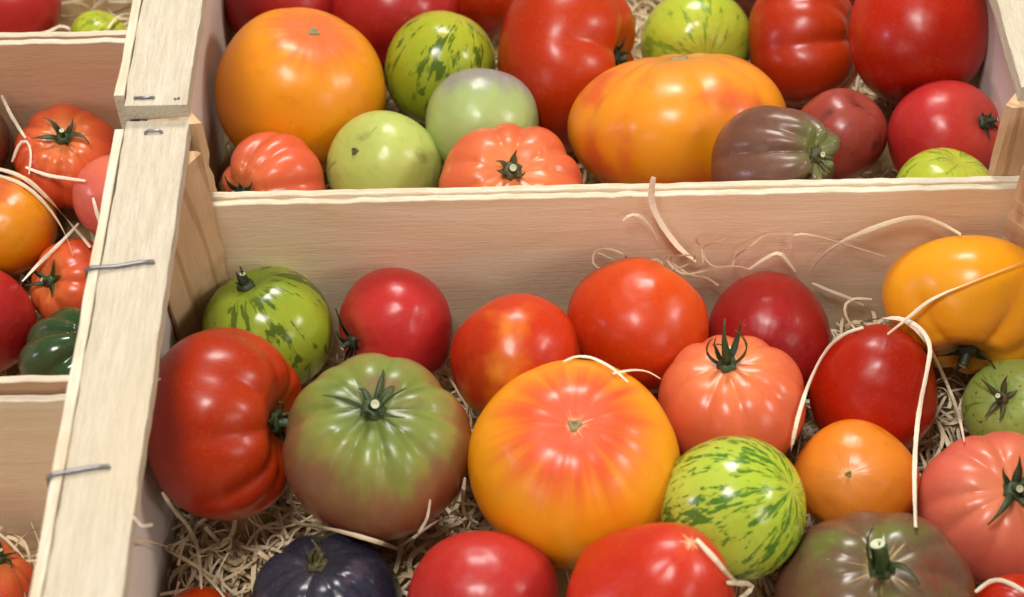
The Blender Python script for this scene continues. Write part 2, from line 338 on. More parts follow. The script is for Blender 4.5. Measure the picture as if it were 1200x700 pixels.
# ------------------------------------------------------------------ tomato shape
def tomato_profile(p, nu=96, nv=60):
    """unit-size tomato skin (equator radius about 1); local z is the stem axis.
    returns ring vertices (nv+1, nu, 3), theta grid, phi grid"""
    rng = np.random.RandomState(p['seed'])
    k = p['k']; e = p.get('e', .9); dd = p.get('dd', .12); dw = p.get('dw', .3)
    n = p.get('n', 0); rd = p.get('rd', 0.); rl = p.get('rl', 1.0); tp = p.get('tp', 0.); lob = p.get('lob', .03)
    s = np.linspace(0, 1, nv + 1)
    th = np.pi * (s - .045 * np.sin(2 * np.pi * s) * 1.0 - .03 * np.sin(np.pi * s))
    th[0] = .004; th[-1] = np.pi - .004
    ph = np.linspace(0, 2 * np.pi, nu, endpoint=False)
    T, P = np.meshgrid(th, ph, indexing='ij')
    st, ct = np.sin(T), np.cos(T)
    rho = np.clip(st, 0, 1) ** e
    z = k * np.sign(ct) * np.abs(ct) ** p.get('ez', 1.0)
    low = np.clip((T - np.pi / 2) / (np.pi / 2), 0, 1)
    if tp:                                   # pointed blossom end
        rho = rho * (1 - .42 * tp * np.sin(np.pi * low) - .12 * tp * low)
        z = z - k * tp * .38 * low ** 1.6
    if p.get('neck', 0):                     # narrowed shoulders (pear, plum)
        up = np.clip((np.pi / 2 - T) / (np.pi / 2), 0, 1)
        rho = rho * (1 - p['neck'] * np.sin(np.pi * up) * .5)
    # ribs: sharp valleys that run down from the stem
    c = np.zeros_like(T)
    if n:
        a0 = rng.rand() * 6.28
        for i in range(n):
            a = a0 + 2 * np.pi * (i + (rng.rand() - .5) * .5) / n
            d = np.abs((P - a + np.pi) % (2 * np.pi) - np.pi)
            dep = .45 + .75 * rng.rand()
            w = .28 * 2 * np.pi / n
            wl = rl * (.75 + .5 * rng.rand())
            env = np.exp(-np.clip((T - .55) / wl, 0, 9) ** 2) * np.clip((T - .10) / .42, 0, 1)
            c += dep * env * np.exp(-(np.sqrt(d * d + .0016) - .04) / w)
    lo = np.zeros_like(T)
    for m in (1, 2, 3, 4):
        lo += (rng.rand() - .5) * 2 / m ** .6 * np.cos(m * P + rng.rand() * 6.28 + .6 * (rng.rand() - .5) * T) * st
    for m in (1, 2, 3):
        lo += (rng.rand() - .5) * .9 * np.cos(m * T * 1.3 + rng.rand() * 6.28 + m * .5 * np.cos(P + rng.rand() * 6))*st
    f = 1 + lob * lo
    rho = rho * f * (1 - rd * c)
    top = np.clip(ct, 0, 1)
    z = z * (1 + lob * .5 * lo) - k * rd * .75 * c * top
    z = z - k * dd * np.exp(-(np.clip(st, 0, 1) / dw) ** 2) * (ct > 0) - k * dd * .35 * np.exp(-(np.clip(st, 0, 1) / .22) ** 2) * np.where(ct > 0, 0, -1) * (0 if tp else 1)
    sx = p.get('sx', 1.0)
    V = np.stack([rho * np.cos(P) * sx, rho * np.sin(P) / sx, z], -1)
    if p.get('bend', 0):
        V[..., 0] += p['bend'] * (V[..., 2] / k) ** 2
    return V, th, ph

TOMATOES = [
 {'name': 'beefsteak_tomato', 'crate': 'front', 'mat': 'darkscarlet', 'label': 'big scarlet ribbed tomato lying on its side against the left rail of the front crate', 'loc': [-0.1316, -0.0958, 0.0894], 'R': 0.0462, 'rot': [0.274, 0.339, -0.9, 0.059, 0.928, 0.367, 0.96, -0.153, 0.235], 'cal': {'n': 5, 'L': 0.26, 'lift': 0.7, 'stem': 0.1}, 'sh': {'k': 0.74, 'e': 0.78, 'dd': 0.34, 'dw': 0.34, 'n': 9, 'rd': 0.15, 'rl': 1.0, 'lob': 0.05, 'seed': 3}},
 {'name': 'striped_tomato', 'crate': 'front', 'mat': 'olive', 'label': 'olive green tomato with few dark streaks in the corner by the post', 'loc': [-0.1215, -0.0248, 0.069], 'R': 0.0335, 'rot': [0.762, 0.647, 0.033, -0.578, 0.703, -0.414, -0.291, 0.296, 0.91], 'cal': {'n': 5, 'L': 0.2, 'lift': 1.2, 'stem': 0.12, 'dark': 1}, 'sh': {'k': 0.92, 'e': 0.9, 'dd': 0.14, 'n': 5, 'rd': 0.03, 'rl': 0.8, 'lob': 0.03, 'seed': 5}},
 {'name': 'tomato', 'crate': 'front', 'mat': 'cherry', 'label': 'crimson pink tomato whose dark calyx faces the olive green striped tomato', 'loc': [-0.0582, -0.0224, 0.0662], 'R': 0.0301, 'rot': [0.415, -0.341, 0.843, -0.354, 0.793, 0.495, -0.838, -0.504, 0.209], 'cal': {'n': 5, 'L': 0.33, 'lift': 0.35, 'stem': 0.12, 'dark': 1}, 'sh': {'k': 0.9, 'e': 0.85, 'dd': 0.14, 'lob': 0.055, 'seed': 8, 'n': 5, 'rd': 0.03, 'rl': 0.6}},
 {'name': 'beefsteak_tomato', 'crate': 'front', 'mat': 'greenbrown', 'label': 'large ribbed tomato, green shoulders shading to brown, with a thin curly calyx', 'loc': [-0.0637, -0.1088, 0.0893], 'R': 0.0438, 'rot': [-0.143, -0.987, -0.072, 0.989, -0.139, -0.049, 0.039, -0.079, 0.996], 'cal': {'n': 8, 'L': 0.36, 'lift': 0.9, 'stem': 0.1, 'thin': 1}, 'sh': {'k': 0.86, 'e': 0.82, 'dd': 0.2, 'dw': 0.42, 'n': 10, 'rd': 0.14, 'rl': 0.85, 'lob': 0.025, 'seed': 11}},
 {'name': 'tomato', 'crate': 'front', 'mat': 'redpatch', 'label': 'red tomato with a yellow patch beside the big orange blushed tomato', 'loc': [0.0009, -0.0499, 0.0742], 'R': 0.0314, 'rot': [-0.242, 0.045, -0.969, -0.932, 0.266, 0.245, 0.268, 0.963, -0.023], 'cal': None, 'sh': {'k': 1.0, 'e': 0.9, 'lob': 0.06, 'seed': 14, 'tp': 0.1}},
 {'name': 'tomato', 'crate': 'front', 'mat': 'orangered', 'label': 'orange red round tomato leaning on the back panel of the front crate', 'loc': [0.0619, -0.0343, 0.0788], 'R': 0.0341, 'rot': [0.756, -0.373, -0.537, -0.186, 0.664, -0.724, 0.627, 0.648, 0.433], 'cal': {'scar': 1, 's': 0.05}, 'sh': {'k': 0.95, 'e': 0.85, 'dd': 0.1, 'n': 6, 'rd': 0.03, 'rl': 0.8, 'lob': 0.06, 'seed': 17}},
 {'name': 'beefsteak_tomato', 'crate': 'front', 'mat': 'orangeblush', 'label': 'largest orange tomato with a red star blush around its stem scar', 'loc': [0.0267, -0.1212, 0.0886], 'R': 0.0471, 'rot': [-0.916, 0.399, 0.041, -0.401, -0.904, -0.147, -0.022, -0.151, 0.988], 'cal': {'scar': 1, 's': 0.055}, 'sh': {'k': 0.88, 'e': 0.86, 'dd': 0.07, 'dw': 0.25, 'n': 12, 'rd': 0.028, 'rl': 0.6, 'lob': 0.03, 'seed': 21}},
 {'name': 'beefsteak_tomato', 'crate': 'front', 'mat': 'salmon', 'label': 'salmon ribbed tomato with upright curled calyx behind the green striped one', 'loc': [0.1021, -0.082, 0.0802], 'R': 0.0362, 'rot': [0.021, 0.991, -0.131, -0.988, 0.001, -0.156, -0.154, 0.133, 0.979], 'cal': {'n': 7, 'L': 0.44, 'lift': 1.15, 'stem': 0.2, 'closed': 1}, 'sh': {'k': 0.78, 'e': 0.8, 'dd': 0.16, 'dw': 0.42, 'n': 9, 'rd': 0.11, 'rl': 1.1, 'lob': 0.025, 'seed': 24}},
 {'name': 'tomato', 'crate': 'front', 'mat': 'crimson', 'label': 'smooth crimson tomato against the back panel, behind the salmon ribbed one', 'loc': [0.1295, -0.0223, 0.0538], 'R': 0.0314, 'rot': [0.457, 0.234, 0.858, 0.842, -0.425, -0.332, 0.287, 0.874, -0.391], 'cal': None, 'sh': {'k': 1.0, 'e': 0.88, 'lob': 0.06, 'seed': 27}},
 {'name': 'plum_tomato', 'crate': 'front', 'mat': 'deepred', 'label': 'egg shaped red tomato draped with a long loop of pale straw', 'loc': [0.1755, -0.0625, 0.0583], 'R': 0.0308, 'rot': [0.684, 0.644, -0.342, 0.72, -0.673, 0.17, -0.121, -0.362, -0.924], 'cal': None, 'sh': {'k': 1.05, 'e': 0.9, 'tp': 0.15, 'lob': 0.03, 'seed': 30}},
 {'name': 'beefsteak_tomato', 'crate': 'front', 'mat': 'yellow', 'label': 'big yellow ribbed tomato with its calyx turned down, in the right back corner', 'loc': [0.2245, -0.0273, 0.0778], 'R': 0.0438, 'rot': [0.912, -0.089, -0.401, 0.366, -0.268, 0.891, -0.187, -0.959, -0.211], 'cal': {'n': 5, 'L': 0.22, 'lift': 0.4, 'stem': 0.12, 'dark': 1}, 'sh': {'k': 0.72, 'e': 0.8, 'dd': 0.3, 'dw': 0.3, 'n': 6, 'rd': 0.27, 'rl': 1.0, 'lob': 0.03, 'seed': 33}},
 {'name': 'striped_tomato', 'crate': 'front', 'mat': 'specklegreen', 'label': 'speckled pale green tomato with a dried calyx beside the yellow ribbed tomato', 'loc': [0.2425, -0.0718, 0.0552], 'R': 0.0252, 'rot': [-0.719, -0.383, -0.58, 0.482, -0.876, -0.019, -0.501, -0.293, 0.814], 'cal': {'n': 5, 'L': 0.38, 'lift': 0.5, 'stem': 0.3, 'dry': 1}, 'sh': {'k': 0.9, 'dd': 0.1, 'lob': 0.03, 'seed': 36}},
 {'name': 'tomato', 'crate': 'front', 'mat': 'orangesmall', 'label': 'smooth orange tomato with a tiny star scar, beside the green striped one', 'loc': [0.1589, -0.1148, 0.0628], 'R': 0.0281, 'rot': [-0.931, 0.307, -0.199, -0.161, -0.832, -0.532, -0.329, -0.463, 0.823], 'cal': {'scar': 1, 's': 0.045}, 'sh': {'k': 0.9, 'e': 0.9, 'dd': 0.0, 'lob': 0.06, 'seed': 39}},
 {'name': 'striped_tomato', 'crate': 'front', 'mat': 'zebra', 'label': 'lime green tomato densely striped with dark green dashes beside the smooth orange one', 'loc': [0.0961, -0.1453, 0.0868], 'R': 0.0323, 'rot': [-0.583, -0.596, 0.551, 0.327, -0.794, -0.513, 0.744, -0.119, 0.658], 'cal': None, 'sh': {'k': 1.0, 'e': 0.92, 'dd': 0.02, 'lob': 0.02, 'seed': 42, 'n': 6, 'rd': 0.012, 'rl': 0.6}},
 {'name': 'beefsteak_tomato', 'crate': 'front', 'mat': 'pink', 'label': 'pink ribbed tomato with a fresh green star calyx beside the smooth orange one', 'loc': [0.2216, -0.1322, 0.0621], 'R': 0.0372, 'rot': [0.909, -0.402, -0.114, 0.418, 0.873, 0.251, -0.001, -0.276, 0.961], 'cal': {'n': 6, 'L': 0.42, 'lift': 0.8, 'stem': 0.14, 'long': 1}, 'sh': {'k': 0.82, 'e': 0.82, 'dd': 0.14, 'dw': 0.42, 'n': 9, 'rd': 0.11, 'rl': 1.1, 'lob': 0.025, 'seed': 45}},
 {'name': 'beefsteak_tomato', 'crate': 'front', 'mat': 'brownolive', 'label': 'brown olive tomato with corky cracks around a thick cut green stem', 'loc': [0.1574, -0.1834, 0.0663], 'R': 0.0445, 'rot': [-0.043, -0.999, -0.021, 0.995, -0.045, 0.093, -0.093, -0.017, 0.995], 'cal': {'n': 5, 'L': 0.46, 'lift': 1.15, 'stem': 0.26, 'thick': 1, 'few': 1}, 'sh': {'k': 0.82, 'e': 0.84, 'dd': 0.14, 'dw': 0.3, 'n': 9, 'rd': 0.12, 'rl': 0.9, 'lob': 0.03, 'seed': 48}},
 {'name': 'heart_tomato', 'crate': 'front', 'mat': 'redpoint', 'label': 'red heart shaped tomato with a pale pointed tip beside the green striped one', 'loc': [0.0569, -0.1987, 0.0983], 'R': 0.0384, 'rot': [-0.882, 0.389, 0.267, 0.319, 0.909, -0.269, -0.347, -0.152, -0.926], 'cal': None, 'sh': {'k': 0.92, 'e': 0.9, 'tp': 0.38, 'n': 6, 'rd': 0.06, 'rl': 3.5, 'lob': 0.04, 'seed': 51}},
 {'name': 'tomato', 'crate': 'front', 'mat': 'rose', 'label': 'smooth rose red tomato between the indigo tomato and the red pointed one', 'loc': [-0.0148, -0.1818, 0.0696], 'R': 0.0335, 'rot': [0.699, -0.414, -0.583, -0.709, -0.294, -0.641, 0.094, 0.861, -0.499], 'cal': None, 'sh': {'k': 0.9, 'e': 0.88, 'lob': 0.06, 'seed': 54}},
 {'name': 'beefsteak_tomato', 'crate': 'front', 'mat': 'indigo', 'label': 'dark indigo purple ribbed tomato sitting on the straw', 'loc': [-0.0869, -0.1679, 0.0507], 'R': 0.0351, 'rot': [0.426, 0.89, -0.165, -0.901, 0.402, -0.162, -0.078, 0.218, 0.973], 'cal': {'n': 5, 'L': 0.3, 'lift': 1.1, 'stem': 0.08, 'closed': 1, 'dry': 1}, 'sh': {'k': 0.82, 'e': 0.82, 'dd': 0.16, 'dw': 0.34, 'n': 9, 'rd': 0.15, 'rl': 0.9, 'lob': 0.03, 'seed': 57}},
 {'name': 'tomato', 'crate': 'front', 'mat': 'orangered', 'label': 'small red tomato half buried in straw next to the indigo one', 'loc': [-0.145, -0.1701, 0.037], 'R': 0.0179, 'rot': [-0.055, 0.276, 0.959, 0.998, 0.03, 0.049, -0.016, 0.961, -0.278], 'cal': None, 'sh': {'k': 0.9, 'seed': 60}},
 {'name': 'tomato', 'crate': 'front', 'mat': 'deepred', 'label': 'red tomato hidden under the pink ribbed tomato, crossed by pale straw', 'loc': [0.2178, -0.194, 0.0673], 'R': 0.0211, 'rot': [-0.754, 0.568, 0.329, 0.364, -0.056, 0.93, 0.547, 0.821, -0.165], 'cal': None, 'sh': {'k': 0.9, 'seed': 63}},
 {'name': 'tomato', 'crate': 'front', 'mat': 'deepred', 'label': 'dark red tomato half hidden under the orange red round one', 'loc': [0.0579, -0.0398, 0.0293], 'R': 0.0194, 'rot': [-0.649, 0.175, -0.741, -0.652, 0.374, 0.66, 0.392, 0.911, -0.129], 'cal': None, 'sh': {'k': 0.9, 'seed': 66}},
 {'name': 'beefsteak_tomato', 'crate': 'back', 'mat': 'bigorange', 'label': 'huge orange tomato with a faint red blush, in the left corner of the back crate', 'loc': [-0.1167, 0.1536, 0.0612], 'R': 0.0483, 'rot': [0.947, -0.218, -0.238, 0.183, 0.97, -0.16, 0.266, 0.108, 0.958], 'cal': {'scar': 1, 's': 0.06}, 'sh': {'k': 0.92, 'e': 0.84, 'dd': 0.06, 'dw': 0.3, 'n': 7, 'rd': 0.02, 'rl': 1.0, 'lob': 0.03, 'seed': 71}},
 {'name': 'tomato', 'crate': 'back', 'mat': 'crimson', 'label': 'dark red tomato behind the huge orange one', 'loc': [-0.134, 0.2451, 0.0513], 'R': 0.0356, 'rot': [-0.969, 0.147, 0.199, 0.2, -0.006, 0.98, 0.145, 0.989, -0.023], 'cal': None, 'sh': {'k': 0.95, 'lob': 0.06, 'seed': 74}},
 {'name': 'tomato', 'crate': 'back', 'mat': 'crimson', 'label': 'crimson tomato between the huge orange tomato and the green striped one', 'loc': [-0.0652, 0.2264, 0.0517], 'R': 0.0357, 'rot': [-0.549, 0.083, -0.832, -0.815, 0.168, 0.554, 0.186, 0.982, -0.025], 'cal': None, 'sh': {'k': 0.95, 'seed': 77, 'lob': 0.06}},
 {'name': 'striped_tomato', 'crate': 'back', 'mat': 'zebradark', 'label': 'green egg shaped tomato with dark streaks, behind the pale lilac green one', 'loc': [-0.038, 0.1712, 0.0598], 'R': 0.0314, 'rot': [0.862, 0.152, -0.483, -0.339, 0.883, -0.325, 0.377, 0.444, 0.813], 'cal': None, 'sh': {'k': 1.05, 'e': 0.92, 'lob': 0.02, 'dd': 0.02, 'seed': 80}},
 {'name': 'tomato', 'crate': 'back', 'mat': 'lilacgreen', 'label': 'pale green tomato tinged lilac on its shoulder', 'loc': [-0.0142, 0.119, 0.0668], 'R': 0.0313, 'rot': [0.961, -0.206, 0.183, 0.249, 0.364, -0.898, 0.119, 0.908, 0.401], 'cal': None, 'sh': {'k': 0.95, 'lob': 0.06, 'seed': 83}},
 {'name': 'tomato', 'crate': 'back', 'mat': 'palegreen', 'label': 'pale lime tomato with a small dark blossom scar, lying at the front panel', 'loc': [-0.067, 0.0946, 0.0604], 'R': 0.0304, 'rot': [0.531, 0.588, 0.61, -0.674, 0.73, -0.117, -0.514, -0.349, 0.784], 'cal': {'scar': 1, 's': 0.06, 'dark': 1}, 'sh': {'k': 0.95, 'dd': 0.02, 'lob': 0.06, 'seed': 86}},
 {'name': 'beefsteak_tomato', 'crate': 'back', 'mat': 'salmon', 'label': 'small salmon ribbed tomato in the front left corner of the back crate', 'loc': [-0.1286, 0.0794, 0.0599], 'R': 0.0326, 'rot': [0.776, -0.418, 0.471, -0.064, 0.692, 0.719, -0.627, -0.588, 0.511], 'cal': {'n': 5, 'L': 0.25, 'lift': 0.5, 'stem': 0.1, 'dark': 1}, 'sh': {'k': 0.78, 'e': 0.8, 'dd': 0.22, 'n': 8, 'rd': 0.3, 'rl': 1.5, 'lob': 0.03, 'seed': 89}},
 {'name': 'beefsteak_tomato', 'crate': 'back', 'mat': 'salmon', 'label': 'flat salmon ribbed tomato whose calyx just clears the edge of the front panel', 'loc': [0.0012, 0.0584, 0.0785], 'R': 0.0399, 'rot': [-0.567, -0.796, -0.21, 0.824, -0.547, -0.152, 0.006, -0.26, 0.966], 'cal': {'n': 5, 'L': 0.2, 'lift': 0.8, 'stem': 0.1, 'dark': 1, 'dry': 1}, 'sh': {'k': 0.62, 'e': 0.78, 'dd': 0.22, 'n': 9, 'rd': 0.16, 'rl': 1.1, 'lob': 0.04, 'seed': 92}},
 {'name': 'beefsteak_tomato', 'crate': 'back', 'mat': 'scarlet', 'label': 'big red lobed tomato on its side behind the orange ribbed one', 'loc': [0.0376, 0.174, 0.0628], 'R': 0.0523, 'rot': [0.116, -0.248, -0.962, 0.283, 0.937, -0.207, 0.952, -0.248, 0.179], 'cal': {'n': 4, 'L': 0.15, 'lift': 0.6, 'stem': 0.06, 'dark': 1}, 'sh': {'k': 0.78, 'e': 0.8, 'dd': 0.4, 'dw': 0.35, 'n': 5, 'rd': 0.18, 'rl': 0.7, 'lob': 0.05, 'seed': 95}},
 {'name': 'beefsteak_tomato', 'crate': 'back', 'mat': 'tangerine', 'label': 'broad tangerine ribbed tomato leaning on the front panel of the back crate', 'loc': [0.0937, 0.1053, 0.0766], 'R': 0.0592, 'rot': [0.967, 0.23, -0.109, -0.248, 0.758, -0.603, -0.056, 0.61, 0.791], 'cal': {'scar': 1, 's': 0.07}, 'sh': {'k': 0.68, 'e': 0.82, 'dd': 0.12, 'n': 9, 'rd': 0.1, 'rl': 1.7, 'lob': 0.055, 'seed': 98}},
 {'name': 'striped_tomato', 'crate': 'back', 'mat': 'zebralight', 'label': 'lime green faintly streaked tomato behind the broad tangerine one', 'loc': [0.111, 0.1987, 0.0514], 'R': 0.0322, 'rot': [-0.569, 0.244, 0.785, -0.816, -0.286, -0.503, 0.102, -0.927, 0.361], 'cal': None, 'sh': {'k': 0.95, 'dd': 0.08, 'n': 7, 'rd': 0.03, 'rl': 0.6, 'lob': 0.02, 'seed': 101}},
 {'name': 'tomato', 'crate': 'back', 'mat': 'orangered', 'label': 'orange red tomato between the crimson tomato and the big red lobed one', 'loc': [-0.0151, 0.2517, 0.044], 'R': 0.0253, 'rot': [-0.559, 0.13, 0.819, 0.801, -0.173, 0.574, 0.217, 0.976, -0.007], 'cal': None, 'sh': {'k': 0.95, 'seed': 104}},
 {'name': 'beefsteak_tomato', 'crate': 'back', 'mat': 'scarlet', 'label': 'red tomato folded into stacked lobes along one side', 'loc': [0.1734, 0.1858, 0.0579], 'R': 0.0411, 'rot': [0.239, 0.948, -0.21, -0.261, 0.271, 0.926, 0.935, -0.167, 0.313], 'cal': None, 'sh': {'k': 0.8, 'e': 0.8, 'dd': 0.35, 'n': 7, 'rd': 0.22, 'rl': 1.5, 'lob': 0.05, 'seed': 107}},
 {'name': 'plum_tomato', 'crate': 'back', 'mat': 'deepred', 'label': 'large dark red plum tomato beside the right wall of the back crate', 'loc': [0.225, 0.1482, 0.1033], 'R': 0.0381, 'rot': [-0.119, 0.285, -0.951, -0.978, 0.13, 0.161, 0.169, 0.95, 0.264], 'cal': None, 'sh': {'k': 1.12, 'e': 0.9, 'lob': 0.03, 'n': 4, 'rd': 0.03, 'rl': 1.6, 'seed': 110}},
 {'name': 'tomato', 'crate': 'back', 'mat': 'dullred', 'label': 'dull brick red tomato between the folded red one and the pink red one', 'loc': [0.1775, 0.0979, 0.073], 'R': 0.0248, 'rot': [0.662, -0.71, -0.238, 0.609, 0.696, -0.381, 0.437, 0.108, 0.893], 'cal': None, 'sh': {'k': 1.05, 'lob': 0.06, 'seed': 113}},
 {'name': 'beefsteak_tomato', 'crate': 'back', 'mat': 'brownpurple', 'label': 'brown purple tomato with puckered green shoulder at the front panel', 'loc': [0.1347, 0.042, 0.1127], 'R': 0.0311, 'rot': [-0.736, -0.496, 0.461, 0.108, -0.758, -0.643, 0.668, -0.423, 0.612], 'cal': {'n': 4, 'L': 0.2, 'lift': 0.25, 'stem': 0.06, 'dry': 1}, 'sh': {'k': 1.12, 'e': 0.82, 'dd': 0.35, 'n': 8, 'rd': 0.34, 'rl': 1.0, 'lob': 0.07, 'seed': 116}},
 {'name': 'tomato', 'crate': 'back', 'mat': 'cherry', 'label': 'pinkish red tomato with a dark stem stub facing the right wall', 'loc': [0.2311, 0.0856, 0.0829], 'R': 0.0313, 'rot': [-0.495, 0.572, 0.654, -0.653, -0.742, 0.154, 0.573, -0.351, 0.74], 'cal': {'n': 5, 'L': 0.15, 'lift': 0.5, 'stem': 0.14, 'dark': 1}, 'sh': {'k': 0.9, 'dd': 0.1, 'lob': 0.03, 'seed': 119}},
 {'name': 'striped_tomato', 'crate': 'back', 'mat': 'zebralight', 'label': 'yellow green streaked tomato peeping over the right end of the front panel', 'loc': [0.2212, 0.0368, 0.0904], 'R': 0.0256, 'rot': [0.155, -0.967, 0.202, 0.96, 0.099, -0.261, 0.232, 0.234, 0.944], 'cal': None, 'sh': {'k': 0.9, 'lob': 0.02, 'seed': 122}},
 {'name': 'tomato', 'crate': 'back', 'mat': 'brownolive', 'label': 'dark brown tomato behind the folded red and lime green ones', 'loc': [0.1491, 0.2618, 0.0427], 'R': 0.0238, 'rot': [-0.488, 0.183, -0.853, -0.816, 0.25, 0.52, 0.309, 0.951, 0.027], 'cal': None, 'sh': {'k': 0.95, 'seed': 125}},
 {'name': 'tomato', 'crate': 'back', 'mat': 'dullred', 'label': 'dark red tomato between the folded red tomato and the large plum one', 'loc': [0.2166, 0.26, 0.0411], 'R': 0.0225, 'rot': [0.566, -0.174, -0.806, -0.749, 0.3, -0.591, 0.344, 0.938, 0.039], 'cal': None, 'sh': {'k': 0.95, 'seed': 128}},
 {'name': 'beefsteak_tomato', 'crate': 'leftmid', 'mat': 'salmonred', 'label': 'salmon red ribbed tomato with a green calyx, near the back of the left crate', 'loc': [-0.2387, 0.0968, 0.0711], 'R': 0.0295, 'rot': [0.237, 0.947, 0.217, -0.96, 0.193, 0.203, 0.15, -0.257, 0.955], 'cal': {'n': 5, 'L': 0.38, 'lift': 0.9, 'stem': 0.14}, 'sh': {'k': 0.76, 'e': 0.8, 'dd': 0.18, 'n': 11, 'rd': 0.13, 'rl': 1.3, 'lob': 0.03, 'seed': 131}},
 {'name': 'tomato', 'crate': 'leftmid', 'mat': 'pink', 'label': 'smooth pink tomato squeezed against the long pale rail', 'loc': [-0.2059, 0.0633, 0.0738], 'R': 0.0236, 'rot': [-0.287, -0.719, 0.633, 0.893, -0.44, -0.095, 0.347, 0.538, 0.768], 'cal': None, 'sh': {'k': 0.95, 'n': 6, 'rd': 0.03, 'lob': 0.03, 'seed': 134}},
 {'name': 'tomato', 'crate': 'leftmid', 'mat': 'bigorange', 'label': 'orange tomato with straw strands lying beside it in the left crate', 'loc': [-0.2701, 0.0625, 0.0543], 'R': 0.0279, 'rot': [0.508, -0.847, 0.159, 0.847, 0.524, 0.085, -0.155, 0.091, 0.984], 'cal': None, 'sh': {'k': 0.9, 'lob': 0.03, 'seed': 137}},
 {'name': 'beefsteak_tomato', 'crate': 'leftmid', 'mat': 'salmonred', 'label': 'lobed salmon red tomato with its stem pit turned to the orange one', 'loc': [-0.232, 0.0309, 0.0422], 'R': 0.0253, 'rot': [0.144, -0.892, -0.428, 0.808, -0.144, 0.572, -0.572, -0.428, 0.7], 'cal': {'n': 5, 'L': 0.3, 'lift': 0.3, 'stem': 0.1}, 'sh': {'k': 0.75, 'e': 0.8, 'dd': 0.3, 'n': 7, 'rd': 0.18, 'rl': 1.4, 'lob': 0.04, 'seed': 140}},
 {'name': 'tomato', 'crate': 'leftmid', 'mat': 'crimson', 'label': 'crimson tomato beside the dark green ribbed one', 'loc': [-0.2773, 0.0038, 0.0454], 'R': 0.0287, 'rot': [0.202, 0.159, -0.966, -0.891, -0.379, -0.249, -0.406, 0.911, 0.065], 'cal': None, 'sh': {'k': 1.0, 'lob': 0.06, 'seed': 143}},
 {'name': 'beefsteak_tomato', 'crate': 'leftmid', 'mat': 'darkgreen', 'label': 'dark green glossy ribbed tomato at the front of the left crate', 'loc': [-0.2229, -0.0181, 0.0422], 'R': 0.0298, 'rot': [0.107, -0.99, -0.089, 0.755, 0.14, -0.641, 0.647, 0.001, 0.763], 'cal': None, 'sh': {'k': 0.75, 'e': 0.8, 'dd': 0.3, 'dw': 0.25, 'n': 8, 'rd': 0.3, 'rl': 1.5, 'lob': 0.04, 'seed': 146}},
 {'name': 'tomato', 'crate': 'leftmid', 'mat': 'brownolive', 'label': 'very dark tomato beside the salmon red ribbed tomato with green calyx', 'loc': [-0.2927, 0.1035, 0.0757], 'R': 0.0239, 'rot': [0.499, 0.077, 0.863, 0.849, 0.159, -0.505, -0.176, 0.984, 0.013], 'cal': None, 'sh': {'k': 0.95, 'seed': 149}},
 {'name': 'tomato', 'crate': 'leftback', 'mat': 'cherry', 'label': 'red tomato at the front of the far left crate', 'loc': [-0.2983, 0.2485, 0.0454], 'R': 0.0282, 'rot': [0.791, -0.574, 0.211, 0.602, 0.791, -0.107, -0.105, 0.211, 0.972], 'cal': None, 'sh': {'k': 0.95, 'seed': 152}},
 {'name': 'striped_tomato', 'crate': 'leftback', 'mat': 'zebralight', 'label': 'yellow green tomato in the far left crate', 'loc': [-0.2452, 0.2298, 0.0358], 'R': 0.0177, 'rot': [-0.304, 0.939, -0.16, -0.79, -0.155, 0.593, 0.532, 0.307, 0.789], 'cal': None, 'sh': {'k': 0.9, 'seed': 155}},
 {'name': 'beefsteak_tomato', 'crate': 'leftfront', 'mat': 'salmonred', 'label': 'salmon red ribbed tomato alone beside the rail in the near left crate', 'loc': [-0.2463, -0.1454, 0.0374], 'R': 0.022, 'rot': [0.652, 0.528, -0.544, -0.592, 0.803, 0.07, 0.474, 0.276, 0.836], 'cal': {'n': 5, 'L': 0.3, 'lift': 0.8, 'stem': 0.14}, 'sh': {'k': 0.78, 'e': 0.8, 'dd': 0.18, 'n': 10, 'rd': 0.13, 'rl': 1.3, 'lob': 0.03, 'seed': 158}},
]
